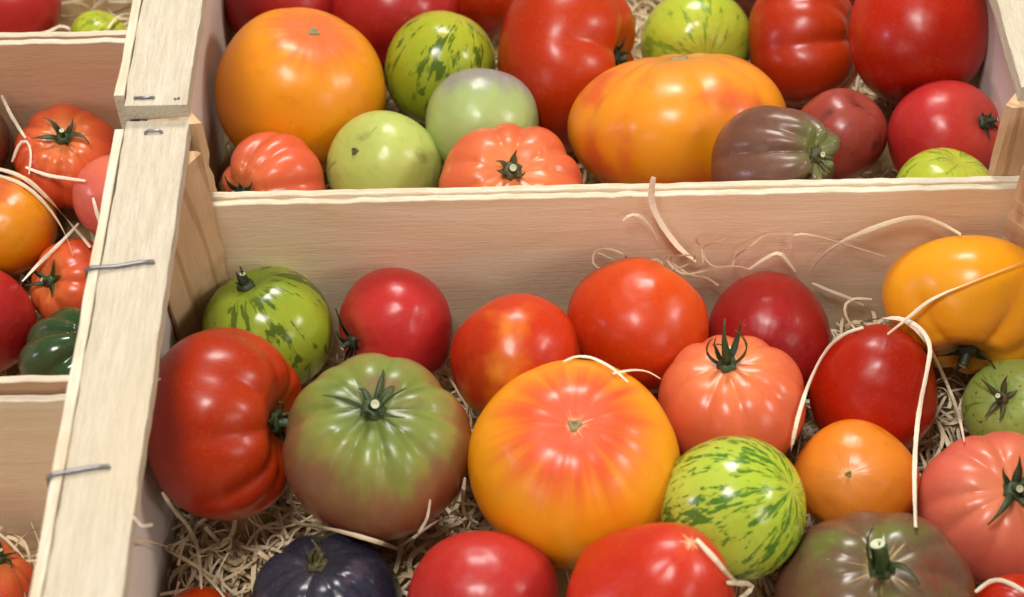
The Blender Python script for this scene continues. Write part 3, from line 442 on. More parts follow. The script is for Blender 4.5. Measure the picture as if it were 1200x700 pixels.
STRANDS = [
 {'label': 'pale straw strand curving up the left flank of the egg shaped red tomato', 'crate': 'front', 'w': 0.001862, 'p': [[0.1352, -0.0802, 0.0321], [0.1268, -0.1104, 0.0807], [0.1269, -0.1102, 0.0847], [0.1272, -0.109, 0.0872], [0.1276, -0.1075, 0.0892], [0.1282, -0.1059, 0.091], [0.1288, -0.1038, 0.0923], [0.1295, -0.1018, 0.0935], [0.1303, -0.0997, 0.0946], [0.1311, -0.0976, 0.0958], [0.132, -0.0954, 0.0967], [0.133, -0.0927, 0.097], [0.1344, -0.0889, 0.0957], [0.1365, -0.0828, 0.0913], [0.1386, -0.077, 0.0873], [0.1407, -0.0715, 0.0838], [0.1427, -0.0667, 0.0812], [0.1445, -0.0625, 0.0794], [0.1463, -0.0589, 0.0785], [0.1479, -0.056, 0.0783], [0.1496, -0.0537, 0.0788], [0.1512, -0.0518, 0.0797], [0.1529, -0.0503, 0.081], [0.1547, -0.0492, 0.0824], [0.1567, -0.0484, 0.0839], [0.1587, -0.0478, 0.0855], [0.1608, -0.0476, 0.087], [0.1631, -0.0475, 0.0883], [0.1654, -0.0477, 0.0896], [0.1677, -0.0476, 0.0904]]},
 {'label': 'tiny straw curl standing behind the egg shaped red tomato', 'crate': 'front', 'w': 0.001372, 'p': [[0.1642, -0.0465, 0.0879], [0.1662, -0.0331, 0.0745], [0.1677, -0.0212, 0.0632], [0.1689, -0.0117, 0.0553], [0.1698, -0.0048, 0.0513], [0.1711, -0.0003, 0.0502], [0.1735, 0.0018, 0.0506], [0.1762, 0.0024, 0.0512], [0.1791, 0.0024, 0.0513], [0.1821, 0.0024, 0.0508], [0.185, 0.0024, 0.0503]]},
 {'label': 'broad pale straw ribbon falling from the egg shaped tomato over the smooth orange one', 'crate': 'front', 'w': 0.002156, 'p': [[0.1814, 0.002, 0.032], [0.1816, -0.005, 0.0417], [0.1818, -0.0121, 0.0514], [0.1819, -0.0193, 0.0612], [0.1819, -0.0267, 0.071], [0.1818, -0.0343, 0.0808], [0.1832, -0.0376, 0.0849], [0.1848, -0.0405, 0.0882], [0.1867, -0.0425, 0.0899], [0.1887, -0.0441, 0.0908], [0.1907, -0.0457, 0.0912], [0.1926, -0.0473, 0.0912], [0.1943, -0.0489, 0.0906], [0.1958, -0.0507, 0.0899], [0.197, -0.0527, 0.0891], [0.1979, -0.055, 0.0883], [0.1982, -0.0574, 0.0875], [0.1981, -0.06, 0.0868], [0.1975, -0.0626, 0.0862], [0.1967, -0.0653, 0.0857], [0.1959, -0.0679, 0.0853], [0.1951, -0.0706, 0.0848], [0.1943, -0.0731, 0.0841], [0.1936, -0.0754, 0.0832], [0.1928, -0.0778, 0.0824], [0.1922, -0.0798, 0.0811], [0.1916, -0.0817, 0.0797], [0.1911, -0.0838, 0.0784], [0.1905, -0.0859, 0.0773], [0.1899, -0.0881, 0.0763], [0.1893, -0.0905, 0.0755], [0.1886, -0.0932, 0.0751], [0.1879, -0.0961, 0.0751], [0.1871, -0.0993, 0.0755], [0.1861, -0.1028, 0.0763], [0.1852, -0.1066, 0.0775], [0.1841, -0.1105, 0.0791], [0.183, -0.1146, 0.0808], [0.182, -0.1187, 0.0827], [0.1814, -0.1216, 0.0827], [0.1809, -0.1244, 0.0828], [0.1803, -0.1274, 0.083], [0.1797, -0.1305, 0.0835], [0.1791, -0.1338, 0.0843], [0.1783, -0.1374, 0.0856], [0.1775, -0.1412, 0.0872], [0.1765, -0.1453, 0.0893], [0.1755, -0.1496, 0.0918], [0.1744, -0.1541, 0.0946], [0.1732, -0.1586, 0.0976], [0.1721, -0.163, 0.1004], [0.1714, -0.1665, 0.1018]]},
 {'label': 'straw strand hanging between the egg shaped tomato and the speckled green one', 'crate': 'front', 'w': 0.001666, 'p': [[0.1853, -0.0405, 0.0894], [0.187, -0.0428, 0.0898], [0.1889, -0.0447, 0.0898], [0.1907, -0.0466, 0.0897], [0.1926, -0.0482, 0.0891], [0.1942, -0.0499, 0.0882], [0.196, -0.0511, 0.0865], [0.1977, -0.0522, 0.0845], [0.1995, -0.0529, 0.0817], [0.2015, -0.0527, 0.0777], [0.2037, -0.0518, 0.0727], [0.2059, -0.0509, 0.0676], [0.2081, -0.0501, 0.0626], [0.2102, -0.0494, 0.0576], [0.2122, -0.0489, 0.0528], [0.2141, -0.0488, 0.0486], [0.2156, -0.0495, 0.0454], [0.2167, -0.0512, 0.0434], [0.2173, -0.054, 0.043], [0.2174, -0.0579, 0.0442], [0.2169, -0.063, 0.0468], [0.2159, -0.069, 0.0509], [0.2145, -0.0758, 0.0562], [0.2126, -0.0834, 0.0625], [0.2104, -0.0915, 0.0697], [0.2079, -0.1, 0.0775], [0.2053, -0.1086, 0.0856], [0.2047, -0.1128, 0.0874]]},
 {'label': 'long straw strand laid diagonally across the big yellow tomato', 'crate': 'front', 'w': 0.001764, 'p': [[0.1775, -0.0549, 0.0941], [0.1797, -0.0531, 0.0942], [0.182, -0.0513, 0.0945], [0.1842, -0.0497, 0.0949], [0.1863, -0.0482, 0.0957], [0.1883, -0.047, 0.0967], [0.1902, -0.0461, 0.098], [0.192, -0.0453, 0.0997], [0.1937, -0.0448, 0.1016], [0.1954, -0.0445, 0.1036], [0.1972, -0.0444, 0.1057], [0.199, -0.0445, 0.1078], [0.2009, -0.0447, 0.1098], [0.2029, -0.0447, 0.1115], [0.2049, -0.0447, 0.1131], [0.207, -0.0447, 0.1144], [0.2091, -0.0446, 0.1157], [0.2113, -0.0444, 0.1168], [0.2136, -0.044, 0.1177], [0.2158, -0.0436, 0.1186], [0.2181, -0.0432, 0.1195], [0.2204, -0.0426, 0.1201], [0.2228, -0.0419, 0.1206], [0.2252, -0.0412, 0.121], [0.2277, -0.0402, 0.1212], [0.2302, -0.0392, 0.1214], [0.2328, -0.0382, 0.1214], [0.2354, -0.0368, 0.1211], [0.2383, -0.0351, 0.1205], [0.2413, -0.033, 0.1194], [0.2443, -0.0308, 0.1182], [0.2475, -0.0284, 0.1168], [0.2526, -0.0218, 0.1106], [0.2584, -0.0138, 0.1027], [0.2642, -0.0057, 0.0948], [0.2702, 0.0024, 0.087]]},
 {'label': 'thin straw strand behind the top of the largest orange tomato', 'crate': 'front', 'w': 0.001274, 'p': [[0.0223, -0.0911, 0.1254], [0.0247, -0.0888, 0.124], [0.0272, -0.0868, 0.1229], [0.0297, -0.0857, 0.122], [0.0323, -0.0856, 0.1216], [0.0348, -0.0863, 0.1218], [0.0371, -0.0879, 0.1224], [0.0393, -0.0899, 0.1232], [0.0415, -0.092, 0.124], [0.0435, -0.0941, 0.1245], [0.0454, -0.0963, 0.1249], [0.0472, -0.0987, 0.1252], [0.0488, -0.1011, 0.1255], [0.0505, -0.1035, 0.1258]]},
 {'label': 'short straw curl crossing the dark red half hidden tomato', 'crate': 'front', 'w': 0.00147, 'p': [[0.044, -0.0988, 0.1261], [0.0469, -0.0969, 0.1243], [0.0499, -0.0933, 0.1204], [0.0535, -0.0864, 0.1119], [0.057, -0.0808, 0.1045], [0.0603, -0.077, 0.0989], [0.0634, -0.0754, 0.0953], [0.0661, -0.0757, 0.0932], [0.0685, -0.0769, 0.0921]]},
 {'label': 'clear crinkled straw strip hanging over the top edge of the front panel', 'crate': 'front', 'w': 0.003528, 'p': [[0.0681, 0.0023, 0.145], [0.0677, 0.0023, 0.1412], [0.0675, 0.0023, 0.1375], [0.0675, 0.0023, 0.1336], [0.0679, 0.0022, 0.1298], [0.0685, 0.0022, 0.126], [0.0695, 0.0021, 0.1223], [0.0708, 0.0021, 0.1186], [0.0722, 0.0021, 0.115], [0.0737, 0.0021, 0.1115], [0.0754, 0.0021, 0.1081], [0.0771, 0.0021, 0.1047], [0.0789, 0.0021, 0.1014], [0.0808, 0.0021, 0.0982], [0.0828, 0.002, 0.095], [0.085, 0.0021, 0.092], [0.0872, 0.0021, 0.0892], [0.0896, 0.0023, 0.0864], [0.092, 0.0024, 0.0836]]},
 {'label': 'short hooked straw against the back panel beside the clear crinkled strip', 'crate': 'front', 'w': 0.0015680000000000002, 'p': [[0.0546, 0.0023, 0.1147], [0.0567, 0.0023, 0.1177], [0.0594, 0.0023, 0.1192], [0.0623, 0.0023, 0.1181], [0.0648, 0.0023, 0.1153], [0.067, 0.0023, 0.1118], [0.0689, 0.0023, 0.1081], [0.0706, 0.0023, 0.104], [0.072, 0.0023, 0.0997]]},
 {'label': 'wavy straw lying against the back panel above the crimson tomato', 'crate': 'front', 'w': 0.001666, 'p': [[0.1389, 0.0024, 0.0912], [0.1382, 0.0024, 0.0952], [0.1382, 0.0023, 0.0992], [0.1399, 0.0023, 0.1017], [0.1424, 0.0023, 0.1022], [0.1451, 0.0023, 0.1018], [0.1478, 0.0023, 0.101], [0.1505, 0.0023, 0.1001], [0.1532, 0.0024, 0.099], [0.1559, 0.0024, 0.0979], [0.1587, 0.0024, 0.0967], [0.1614, 0.0024, 0.0954], [0.1641, 0.0024, 0.0941], [0.1668, 0.0024, 0.0929], [0.1696, 0.0024, 0.0916], [0.1723, 0.0024, 0.0903], [0.175, 0.0024, 0.089], [0.1778, 0.0024, 0.0877], [0.1806, 0.0024, 0.0864], [0.1833, 0.0024, 0.0851], [0.1861, 0.0024, 0.0838]]},
 {'label': 'long arched straw against the back panel near the yellow tomato', 'crate': 'front', 'w': 0.002352, 'p': [[0.1507, 0.0024, 0.0738], [0.1517, 0.0024, 0.0772], [0.1528, 0.0024, 0.0806], [0.1541, 0.0024, 0.0837], [0.1557, 0.0024, 0.0865], [0.1574, 0.0024, 0.089], [0.1593, 0.0024, 0.0913], [0.1612, 0.0024, 0.0934], [0.1633, 0.0024, 0.0953], [0.1653, 0.0024, 0.0971], [0.1675, 0.0024, 0.0989], [0.1696, 0.0023, 0.1005], [0.1718, 0.0023, 0.102], [0.174, 0.0023, 0.1035], [0.1762, 0.0023, 0.1049], [0.1785, 0.0023, 0.1062], [0.1807, 0.0023, 0.1075], [0.183, 0.0023, 0.1087], [0.1853, 0.0023, 0.1098], [0.1877, 0.0023, 0.1109], [0.19, 0.0023, 0.1118], [0.1925, 0.0023, 0.1124], [0.195, 0.0023, 0.1128], [0.1976, 0.0023, 0.1129], [0.2001, 0.0021, 0.1128], [0.2026, 0.0016, 0.1125], [0.205, 0.0007, 0.1123], [0.2072, -0.0007, 0.1123], [0.2092, -0.0024, 0.1127], [0.211, -0.0047, 0.1135], [0.2125, -0.0075, 0.1146], [0.2139, -0.0105, 0.1161], [0.2153, -0.0138, 0.1177]]},
 {'label': 'bent straw rising behind the crimson tomato', 'crate': 'front', 'w': 0.001666, 'p': [[0.1195, 0.0024, 0.0761], [0.1215, 0.0024, 0.0784], [0.1235, 0.0024, 0.0808], [0.1255, 0.0024, 0.083], [0.1276, 0.0024, 0.0851], [0.1297, 0.0024, 0.0871], [0.1321, 0.0024, 0.0883], [0.1347, 0.0024, 0.0872], [0.1368, 0.0024, 0.0841], [0.1388, 0.0024, 0.0808], [0.1409, 0.0024, 0.0774], [0.1429, 0.0024, 0.074]]},
 {'label': 'straw sliver behind the egg shaped red tomato at the foot of the panel', 'crate': 'front', 'w': 0.0015680000000000002, 'p': [[0.1526, 0.0024, 0.0643], [0.1558, 0.0024, 0.0623], [0.1589, 0.0023, 0.0603], [0.1621, 0.0023, 0.0583], [0.1653, 0.0023, 0.0564], [0.1685, 0.0024, 0.0545], [0.1718, 0.0024, 0.0526], [0.175, 0.0024, 0.0506], [0.1782, 0.0024, 0.0482], [0.1813, 0.0024, 0.0455]]},
 {'label': 'stiff straw against the left side of the front crate below the scarlet tomato', 'crate': 'front', 'w': 0.00196, 'p': [[-0.1578, -0.134, 0.0919], [-0.1572, -0.134, 0.0882], [-0.1565, -0.134, 0.0844], [-0.1576, -0.1289, 0.0727], [-0.1584, -0.1243, 0.062], [-0.1587, -0.1207, 0.0528], [-0.1584, -0.1183, 0.0456], [-0.1575, -0.1173, 0.0404], [-0.1565, -0.1175, 0.037], [-0.1552, -0.1187, 0.0349], [-0.154, -0.1206, 0.0337], [-0.1529, -0.1231, 0.0332], [-0.1519, -0.126, 0.0332], [-0.151, -0.1293, 0.0338], [-0.15, -0.1329, 0.0349], [-0.149, -0.1369, 0.0368], [-0.148, -0.1414, 0.0394], [-0.1468, -0.1464, 0.0429], [-0.1456, -0.1517, 0.047], [-0.1443, -0.1571, 0.0514], [-0.143, -0.1624, 0.0556]]},
 {'label': 'twisted pale straw ribbon in the left corner of the straw bed', 'crate': 'front', 'w': 0.002352, 'p': [[-0.1644, -0.1721, 0.1131], [-0.1645, -0.1666, 0.1039], [-0.1644, -0.1609, 0.0946], [-0.1643, -0.1554, 0.0854], [-0.164, -0.1502, 0.0765], [-0.1636, -0.1455, 0.068], [-0.1629, -0.1415, 0.0602], [-0.162, -0.1383, 0.0533], [-0.1609, -0.1359, 0.0475], [-0.1596, -0.1345, 0.0428], [-0.158, -0.134, 0.0393], [-0.1563, -0.1344, 0.037], [-0.1543, -0.1356, 0.0357], [-0.1522, -0.1374, 0.0354], [-0.1499, -0.1399, 0.0362], [-0.1475, -0.143, 0.0379], [-0.1449, -0.1467, 0.0406], [-0.1422, -0.1509, 0.0441], [-0.1394, -0.1556, 0.0483], [-0.1367, -0.1604, 0.0529], [-0.1347, -0.1631, 0.0536], [-0.133, -0.1654, 0.0537], [-0.1314, -0.1673, 0.0531]]},
 {'label': 'thick pale straw ribbon along the back of the indigo tomato', 'crate': 'front', 'w': 0.002548, 'p': [[-0.1172, -0.1091, 0.0321], [-0.1146, -0.1105, 0.0326], [-0.112, -0.112, 0.0333], [-0.1093, -0.1138, 0.0345], [-0.1064, -0.116, 0.0366], [-0.1034, -0.1188, 0.0399], [-0.1002, -0.1225, 0.0446], [-0.0968, -0.1271, 0.0509], [-0.0932, -0.1326, 0.0588], [-0.0895, -0.1388, 0.0678], [-0.0859, -0.1455, 0.0774], [-0.0832, -0.1476, 0.0799], [-0.0806, -0.1491, 0.0812], [-0.0781, -0.1506, 0.0825], [-0.0757, -0.1515, 0.0828], [-0.0734, -0.1524, 0.083], [-0.071, -0.1531, 0.0829], [-0.0688, -0.1534, 0.082], [-0.0666, -0.1536, 0.0811], [-0.0644, -0.1535, 0.0795], [-0.0623, -0.153, 0.0772], [-0.0603, -0.1517, 0.0737], [-0.0589, -0.1462, 0.0631], [-0.0574, -0.1407, 0.0526], [-0.0559, -0.1354, 0.0423], [-0.0542, -0.1302, 0.0322]]},
 {'label': 'looped straw between the scarlet tomato and the indigo one', 'crate': 'front', 'w': 0.001764, 'p': [[-0.131, -0.1259, 0.0321], [-0.1286, -0.1271, 0.0322], [-0.1262, -0.1281, 0.0322], [-0.1238, -0.1284, 0.0322], [-0.1214, -0.128, 0.0322], [-0.1191, -0.1271, 0.0322], [-0.117, -0.1259, 0.0321], [-0.1151, -0.1243, 0.0321], [-0.1135, -0.1224, 0.0323], [-0.1122, -0.1203, 0.0327], [-0.1115, -0.118, 0.0334], [-0.1125, -0.1159, 0.0342], [-0.1148, -0.115, 0.0344], [-0.1173, -0.1151, 0.0341], [-0.1196, -0.1158, 0.0338], [-0.1218, -0.1169, 0.0335], [-0.1237, -0.1184, 0.0332], [-0.1253, -0.1202, 0.0329], [-0.1266, -0.1224, 0.0326], [-0.1278, -0.1246, 0.0324], [-0.1289, -0.1269, 0.0322]]},
 {'label': 'upright straw between the green brown tomato and the largest orange one', 'crate': 'front', 'w': 0.001764, 'p': [[-0.0228, -0.1283, 0.0898], [-0.0233, -0.1289, 0.0861], [-0.0238, -0.1294, 0.0823], [-0.0246, -0.1232, 0.068], [-0.0251, -0.1182, 0.0553], [-0.0252, -0.1151, 0.0454], [-0.0247, -0.1139, 0.0386], [-0.0234, -0.1142, 0.0347], [-0.0211, -0.1149, 0.0329], [-0.0186, -0.1159, 0.0321]]},
 {'label': 'straw bridging from the green brown tomato toward the rose red one', 'crate': 'front', 'w': 0.001764, 'p': [[-0.0583, -0.1301, 0.0322], [-0.0554, -0.134, 0.0413], [-0.0525, -0.1383, 0.0509], [-0.0496, -0.143, 0.0612], [-0.0468, -0.148, 0.0719], [-0.0446, -0.1477, 0.074], [-0.0424, -0.1474, 0.0762], [-0.0403, -0.1467, 0.0777], [-0.0382, -0.1459, 0.0791], [-0.0362, -0.1432, 0.0771], [-0.0344, -0.1352, 0.0664], [-0.0324, -0.1282, 0.0565], [-0.0302, -0.1227, 0.0483], [-0.0279, -0.1192, 0.0417], [-0.0257, -0.1173, 0.0364], [-0.0235, -0.1162, 0.0321]]},
 {'label': 'straw forking beneath the green brown tomato', 'crate': 'front', 'w': 0.001372, 'p': [[-0.0378, -0.1449, 0.0978], [-0.0383, -0.1461, 0.095], [-0.0388, -0.1471, 0.0919], [-0.0395, -0.1481, 0.0888], [-0.0407, -0.1484, 0.085], [-0.0422, -0.1487, 0.0812], [-0.0438, -0.1489, 0.0775], [-0.0462, -0.1437, 0.0651], [-0.0485, -0.1393, 0.054], [-0.0507, -0.1362, 0.0449], [-0.0529, -0.1344, 0.0379], [-0.055, -0.1334, 0.0322]]},
 {'label': 'straw wedged between the red heart tomato and the green striped one', 'crate': 'front', 'w': 0.002156, 'p': [[0.0725, -0.1924, 0.138], [0.074, -0.1941, 0.1375], [0.0756, -0.1957, 0.1367], [0.0771, -0.1971, 0.1357], [0.0787, -0.1984, 0.1345], [0.0803, -0.1997, 0.1331], [0.0819, -0.2004, 0.1308], [0.0835, -0.2012, 0.1285], [0.0854, -0.201, 0.1245], [0.0874, -0.2006, 0.1203], [0.0905, -0.1964, 0.11], [0.098, -0.1756, 0.0711], [0.1058, -0.1547, 0.0322]]},
 {'label': 'short folded straw at the foot of the green striped tomato', 'crate': 'front', 'w': 0.002156, 'p': [[0.0848, -0.205, 0.1246], [0.0877, -0.2019, 0.1191], [0.0918, -0.194, 0.1052], [0.0959, -0.1867, 0.0923], [0.0997, -0.1808, 0.0816], [0.1025, -0.1779, 0.0743], [0.1014, -0.1791, 0.0725], [0.0987, -0.184, 0.0781], [0.095, -0.1925, 0.0904], [0.0907, -0.2033, 0.1069]]},
 {'label': 'arched pale straw across the red tomato under the pink one', 'crate': 'front', 'w': 0.00196, 'p': [[0.1963, -0.1887, 0.0842], [0.1985, -0.1872, 0.0847], [0.2007, -0.1858, 0.0854], [0.2028, -0.1849, 0.0864], [0.2051, -0.1848, 0.0874], [0.2073, -0.1856, 0.0884], [0.2093, -0.1871, 0.0892], [0.2111, -0.1888, 0.0901], [0.2128, -0.1907, 0.0908], [0.2146, -0.1925, 0.0912], [0.2164, -0.1941, 0.0913]]},
 {'label': 'short straw tuft beside the scarlet tomato at the rail', 'crate': 'front', 'w': 0.001176, 'p': [[-0.1645, -0.1004, 0.1241], [-0.1633, -0.1003, 0.125], [-0.1621, -0.1002, 0.126], [-0.1608, -0.1002, 0.1271], [-0.1596, -0.1002, 0.1282], [-0.1583, -0.1002, 0.1292], [-0.157, -0.1002, 0.1302], [-0.1557, -0.1003, 0.1312]]},
 {'label': 'broad straw strand running between the orange and salmon red tomatoes', 'crate': 'leftmid', 'w': 0.002352, 'p': [[-0.275, 0.0832, 0.0778], [-0.272, 0.0822, 0.0777], [-0.269, 0.0811, 0.0778], [-0.2659, 0.0797, 0.0781], [-0.2628, 0.078, 0.0786], [-0.2596, 0.0759, 0.0792], [-0.2565, 0.0734, 0.0798], [-0.2536, 0.0712, 0.08], [-0.2514, 0.0701, 0.0787], [-0.2494, 0.0689, 0.0771], [-0.2474, 0.0677, 0.0755], [-0.2456, 0.0667, 0.0736], [-0.2439, 0.0657, 0.0716], [-0.2425, 0.0657, 0.0686], [-0.2413, 0.0657, 0.0654], [-0.2405, 0.0671, 0.0607], [-0.2396, 0.0679, 0.0566], [-0.2382, 0.0676, 0.0536], [-0.2363, 0.0657, 0.0524], [-0.2337, 0.062, 0.0531], [-0.2304, 0.0565, 0.0559], [-0.2267, 0.0495, 0.0603], [-0.2227, 0.0418, 0.0656], [-0.2204, 0.0385, 0.0659], [-0.2185, 0.0362, 0.0651]]},
 {'label': 'straw strand parallel to the broad one beside the orange tomato', 'crate': 'leftmid', 'w': 0.00196, 'p': [[-0.2754, 0.0834, 0.0724], [-0.27, 0.0764, 0.0784], [-0.2666, 0.0742, 0.0793], [-0.2635, 0.0725, 0.0798], [-0.2604, 0.0709, 0.08], [-0.2576, 0.0695, 0.0797], [-0.2549, 0.0679, 0.0793], [-0.2525, 0.0666, 0.0783], [-0.2503, 0.0654, 0.077], [-0.2483, 0.064, 0.0756], [-0.2464, 0.0626, 0.0741], [-0.2447, 0.0615, 0.0721], [-0.2432, 0.0605, 0.0698], [-0.2417, 0.0594, 0.0677], [-0.2402, 0.0579, 0.0658], [-0.2385, 0.0558, 0.0645], [-0.2367, 0.0529, 0.0639], [-0.2347, 0.0492, 0.0643], [-0.2326, 0.0447, 0.0654], [-0.2304, 0.0398, 0.0669], [-0.2286, 0.0356, 0.0676], [-0.2273, 0.0322, 0.0673], [-0.2261, 0.0294, 0.0665]]},
 {'label': 'straw strand dipping toward the lobed salmon red tomato', 'crate': 'leftmid', 'w': 0.001764, 'p': [[-0.224, 0.0448, 0.0743], [-0.2265, 0.0444, 0.0715], [-0.2289, 0.0435, 0.0692], [-0.231, 0.042, 0.0677], [-0.233, 0.0398, 0.067], [-0.2348, 0.0373, 0.0667], [-0.2369, 0.0354, 0.0657], [-0.2392, 0.034, 0.0643], [-0.2417, 0.0332, 0.0622], [-0.2441, 0.0321, 0.0602], [-0.2464, 0.0308, 0.0586], [-0.2484, 0.0289, 0.0575], [-0.2502, 0.0266, 0.0569], [-0.2518, 0.0238, 0.0568], [-0.2533, 0.0208, 0.057]]},
 {'label': 'pale straw strand lying over the top edge of the far left cross panel', 'crate': 'leftback', 'w': 0.002156, 'p': [[-0.307, 0.2208, 0.0357], [-0.3034, 0.2187, 0.0411], [-0.3003, 0.2183, 0.0447], [-0.2971, 0.2185, 0.0466], [-0.2937, 0.2186, 0.0477], [-0.2905, 0.2191, 0.048], [-0.2875, 0.2199, 0.0478], [-0.2845, 0.221, 0.0474], [-0.2815, 0.2221, 0.0469], [-0.2786, 0.2235, 0.0462], [-0.2757, 0.2249, 0.0457], [-0.2727, 0.2262, 0.0458], [-0.2698, 0.2274, 0.0466], [-0.2667, 0.228, 0.0479], [-0.2631, 0.2266, 0.0486], [-0.2597, 0.2243, 0.0489]]},
 {'label': 'thin straw loop beside the salmon red tomato with green calyx', 'crate': 'leftmid', 'w': 0.0015680000000000002, 'p': [[-0.2641, 0.0854, 0.0792], [-0.2623, 0.0858, 0.0828], [-0.2608, 0.0868, 0.0856], [-0.2592, 0.088, 0.0882], [-0.257, 0.0889, 0.0906], [-0.254, 0.0882, 0.0916], [-0.2522, 0.0853, 0.0909], [-0.2513, 0.0822, 0.09], [-0.2509, 0.0791, 0.089], [-0.2511, 0.0765, 0.0874], [-0.2516, 0.0744, 0.0854], [-0.2521, 0.0726, 0.0831]]},
 {'label': 'pinkish straw strand across the foot of the salmon red ribbed tomato', 'crate': 'leftmid', 'w': 0.001666, 'p': [[-0.254, 0.0758, 0.085], [-0.2509, 0.0739, 0.0852], [-0.2482, 0.0728, 0.0847], [-0.2453, 0.0718, 0.0843], [-0.2424, 0.0706, 0.0842], [-0.2392, 0.0693, 0.0845], [-0.2359, 0.0676, 0.0855], [-0.2323, 0.0655, 0.0871], [-0.2286, 0.0628, 0.0892], [-0.2248, 0.0598, 0.0916], [-0.221, 0.0568, 0.0942], [-0.2175, 0.0546, 0.0958]]},
 {'label': 'straw strand resting on the smooth pink tomato', 'crate': 'leftmid', 'w': 0.001862, 'p': [[-0.2132, 0.0462, 0.092], [-0.2125, 0.0439, 0.0901], [-0.2119, 0.042, 0.0878], [-0.2114, 0.0404, 0.0852], [-0.2109, 0.039, 0.0824], [-0.2103, 0.0377, 0.0795], [-0.2098, 0.0373, 0.0757], [-0.2091, 0.0374, 0.0716], [-0.2091, 0.0394, 0.0652]]},
 {'label': 'straw strand hanging from the cross panel beside the very dark tomato', 'crate': 'leftmid', 'w': 0.00196, 'p': [[-0.2716, 0.1197, 0.0952], [-0.2708, 0.1187, 0.0919], [-0.2698, 0.1172, 0.0892], [-0.2683, 0.1146, 0.0876], [-0.2662, 0.1108, 0.0873], [-0.2634, 0.1059, 0.0882], [-0.2604, 0.1001, 0.0899], [-0.2572, 0.0941, 0.092], [-0.255, 0.091, 0.0912]]},
 {'label': 'curled straw beside the yellow green tomato in the far left crate', 'crate': 'leftback', 'w': 0.0015680000000000002, 'p': [[-0.2363, 0.2204, 0.0517], [-0.2351, 0.2231, 0.0521], [-0.2341, 0.2264, 0.0519], [-0.2335, 0.2319, 0.0496], [-0.2326, 0.237, 0.047], [-0.232, 0.2442, 0.0421], [-0.2312, 0.2507, 0.0369], [-0.2302, 0.2567, 0.0317]]},
]
staple(fr, [(-.1545, -.0709, .1735), (-.1545, -.0709, .1762), (-.160, -.0714, .1765), (-.170, -.0733, .1763), (-.1805, -.0745, .1772), (-.1828, -.0752, .1768), (-.1832, -.0755, .172)], .0009)
staple(fr, [(-.1598, -.1770, .1735), (-.1598, -.1770, .1762), (-.166, -.1774, .1764), (-.174, -.1790, .1763), (-.1805, -.1806, .1772), (-.1828, -.1822, .1768), (-.1832, -.1826, .172)], .0009)
staple(fr, [(-.1675, .0080, .173), (-.1673, .0081, .1758), (-.1655, .0090, .1763), (-.1615, .0091, .1763), (-.1598, .0085, .1758), (-.1596, .0083, .173)])
staple(br, [(-.1729, .0230, .181), (-.1727, .0231, .1836), (-.168, .0230, .1838), (-.1637, .0232, .1836), (-.1635, .0232, .181)])
staple(br, [(-.1540, .0222, .181), (-.1538, .0222, .1834), (-.1522, .0225, .1835), (-.1520, .0226, .181)])
# a splinter raised from the edge of the near rail
V_, F_ = tube([Vector(p) - fr.location for p in [(-.1482, -.1990, .1742), (-.1465, -.2012, .1748), (-.1440, -.2040, .1745), (-.1400, -.2035, .1747)]], .0004, 5)
mesh_obj('splinter', V_, F_, WOOD['edge', 1], fr)

def plain_crate(label, y0, y1, hi, pm='brownpanel'):
    r = crate(label, -.40, -.186, y0, y1, .128, front_hi=hi, pm=pm)
    plank('side_panel', (-.1858, y0 + .0002, -.006), (-.1826, y1 - .0002, .119), WOOD['sidepanel', 1], r)
    plank('side_panel', (-.404, y0 + .0002, -.006), (-.400, y1 - .0002, .150), WOOD['sidepanel', 1], r)
    for ly, yc in ((.032, y0 + .0003), (-.032, y1 - .0003)):
        post('corner_post', (-.3998, yc), .0255, ly, .0005, .160, WOOD['post', 2], r)
    return r
leftmid = plain_crate('left wooden crate between two cross panels, holding salmon red ribbed tomatoes', -.099, .1235, .006)
leftback = plain_crate('far left wooden crate beyond the straw hung cross panel', .133, .340, 0.)
leftfront = plain_crate('near left wooden crate with a bare inner panel and one tomato showing', -.330, -.1088, 0., 'panel')
for r in (front, back, leftmid, leftback, leftfront): rel(r)

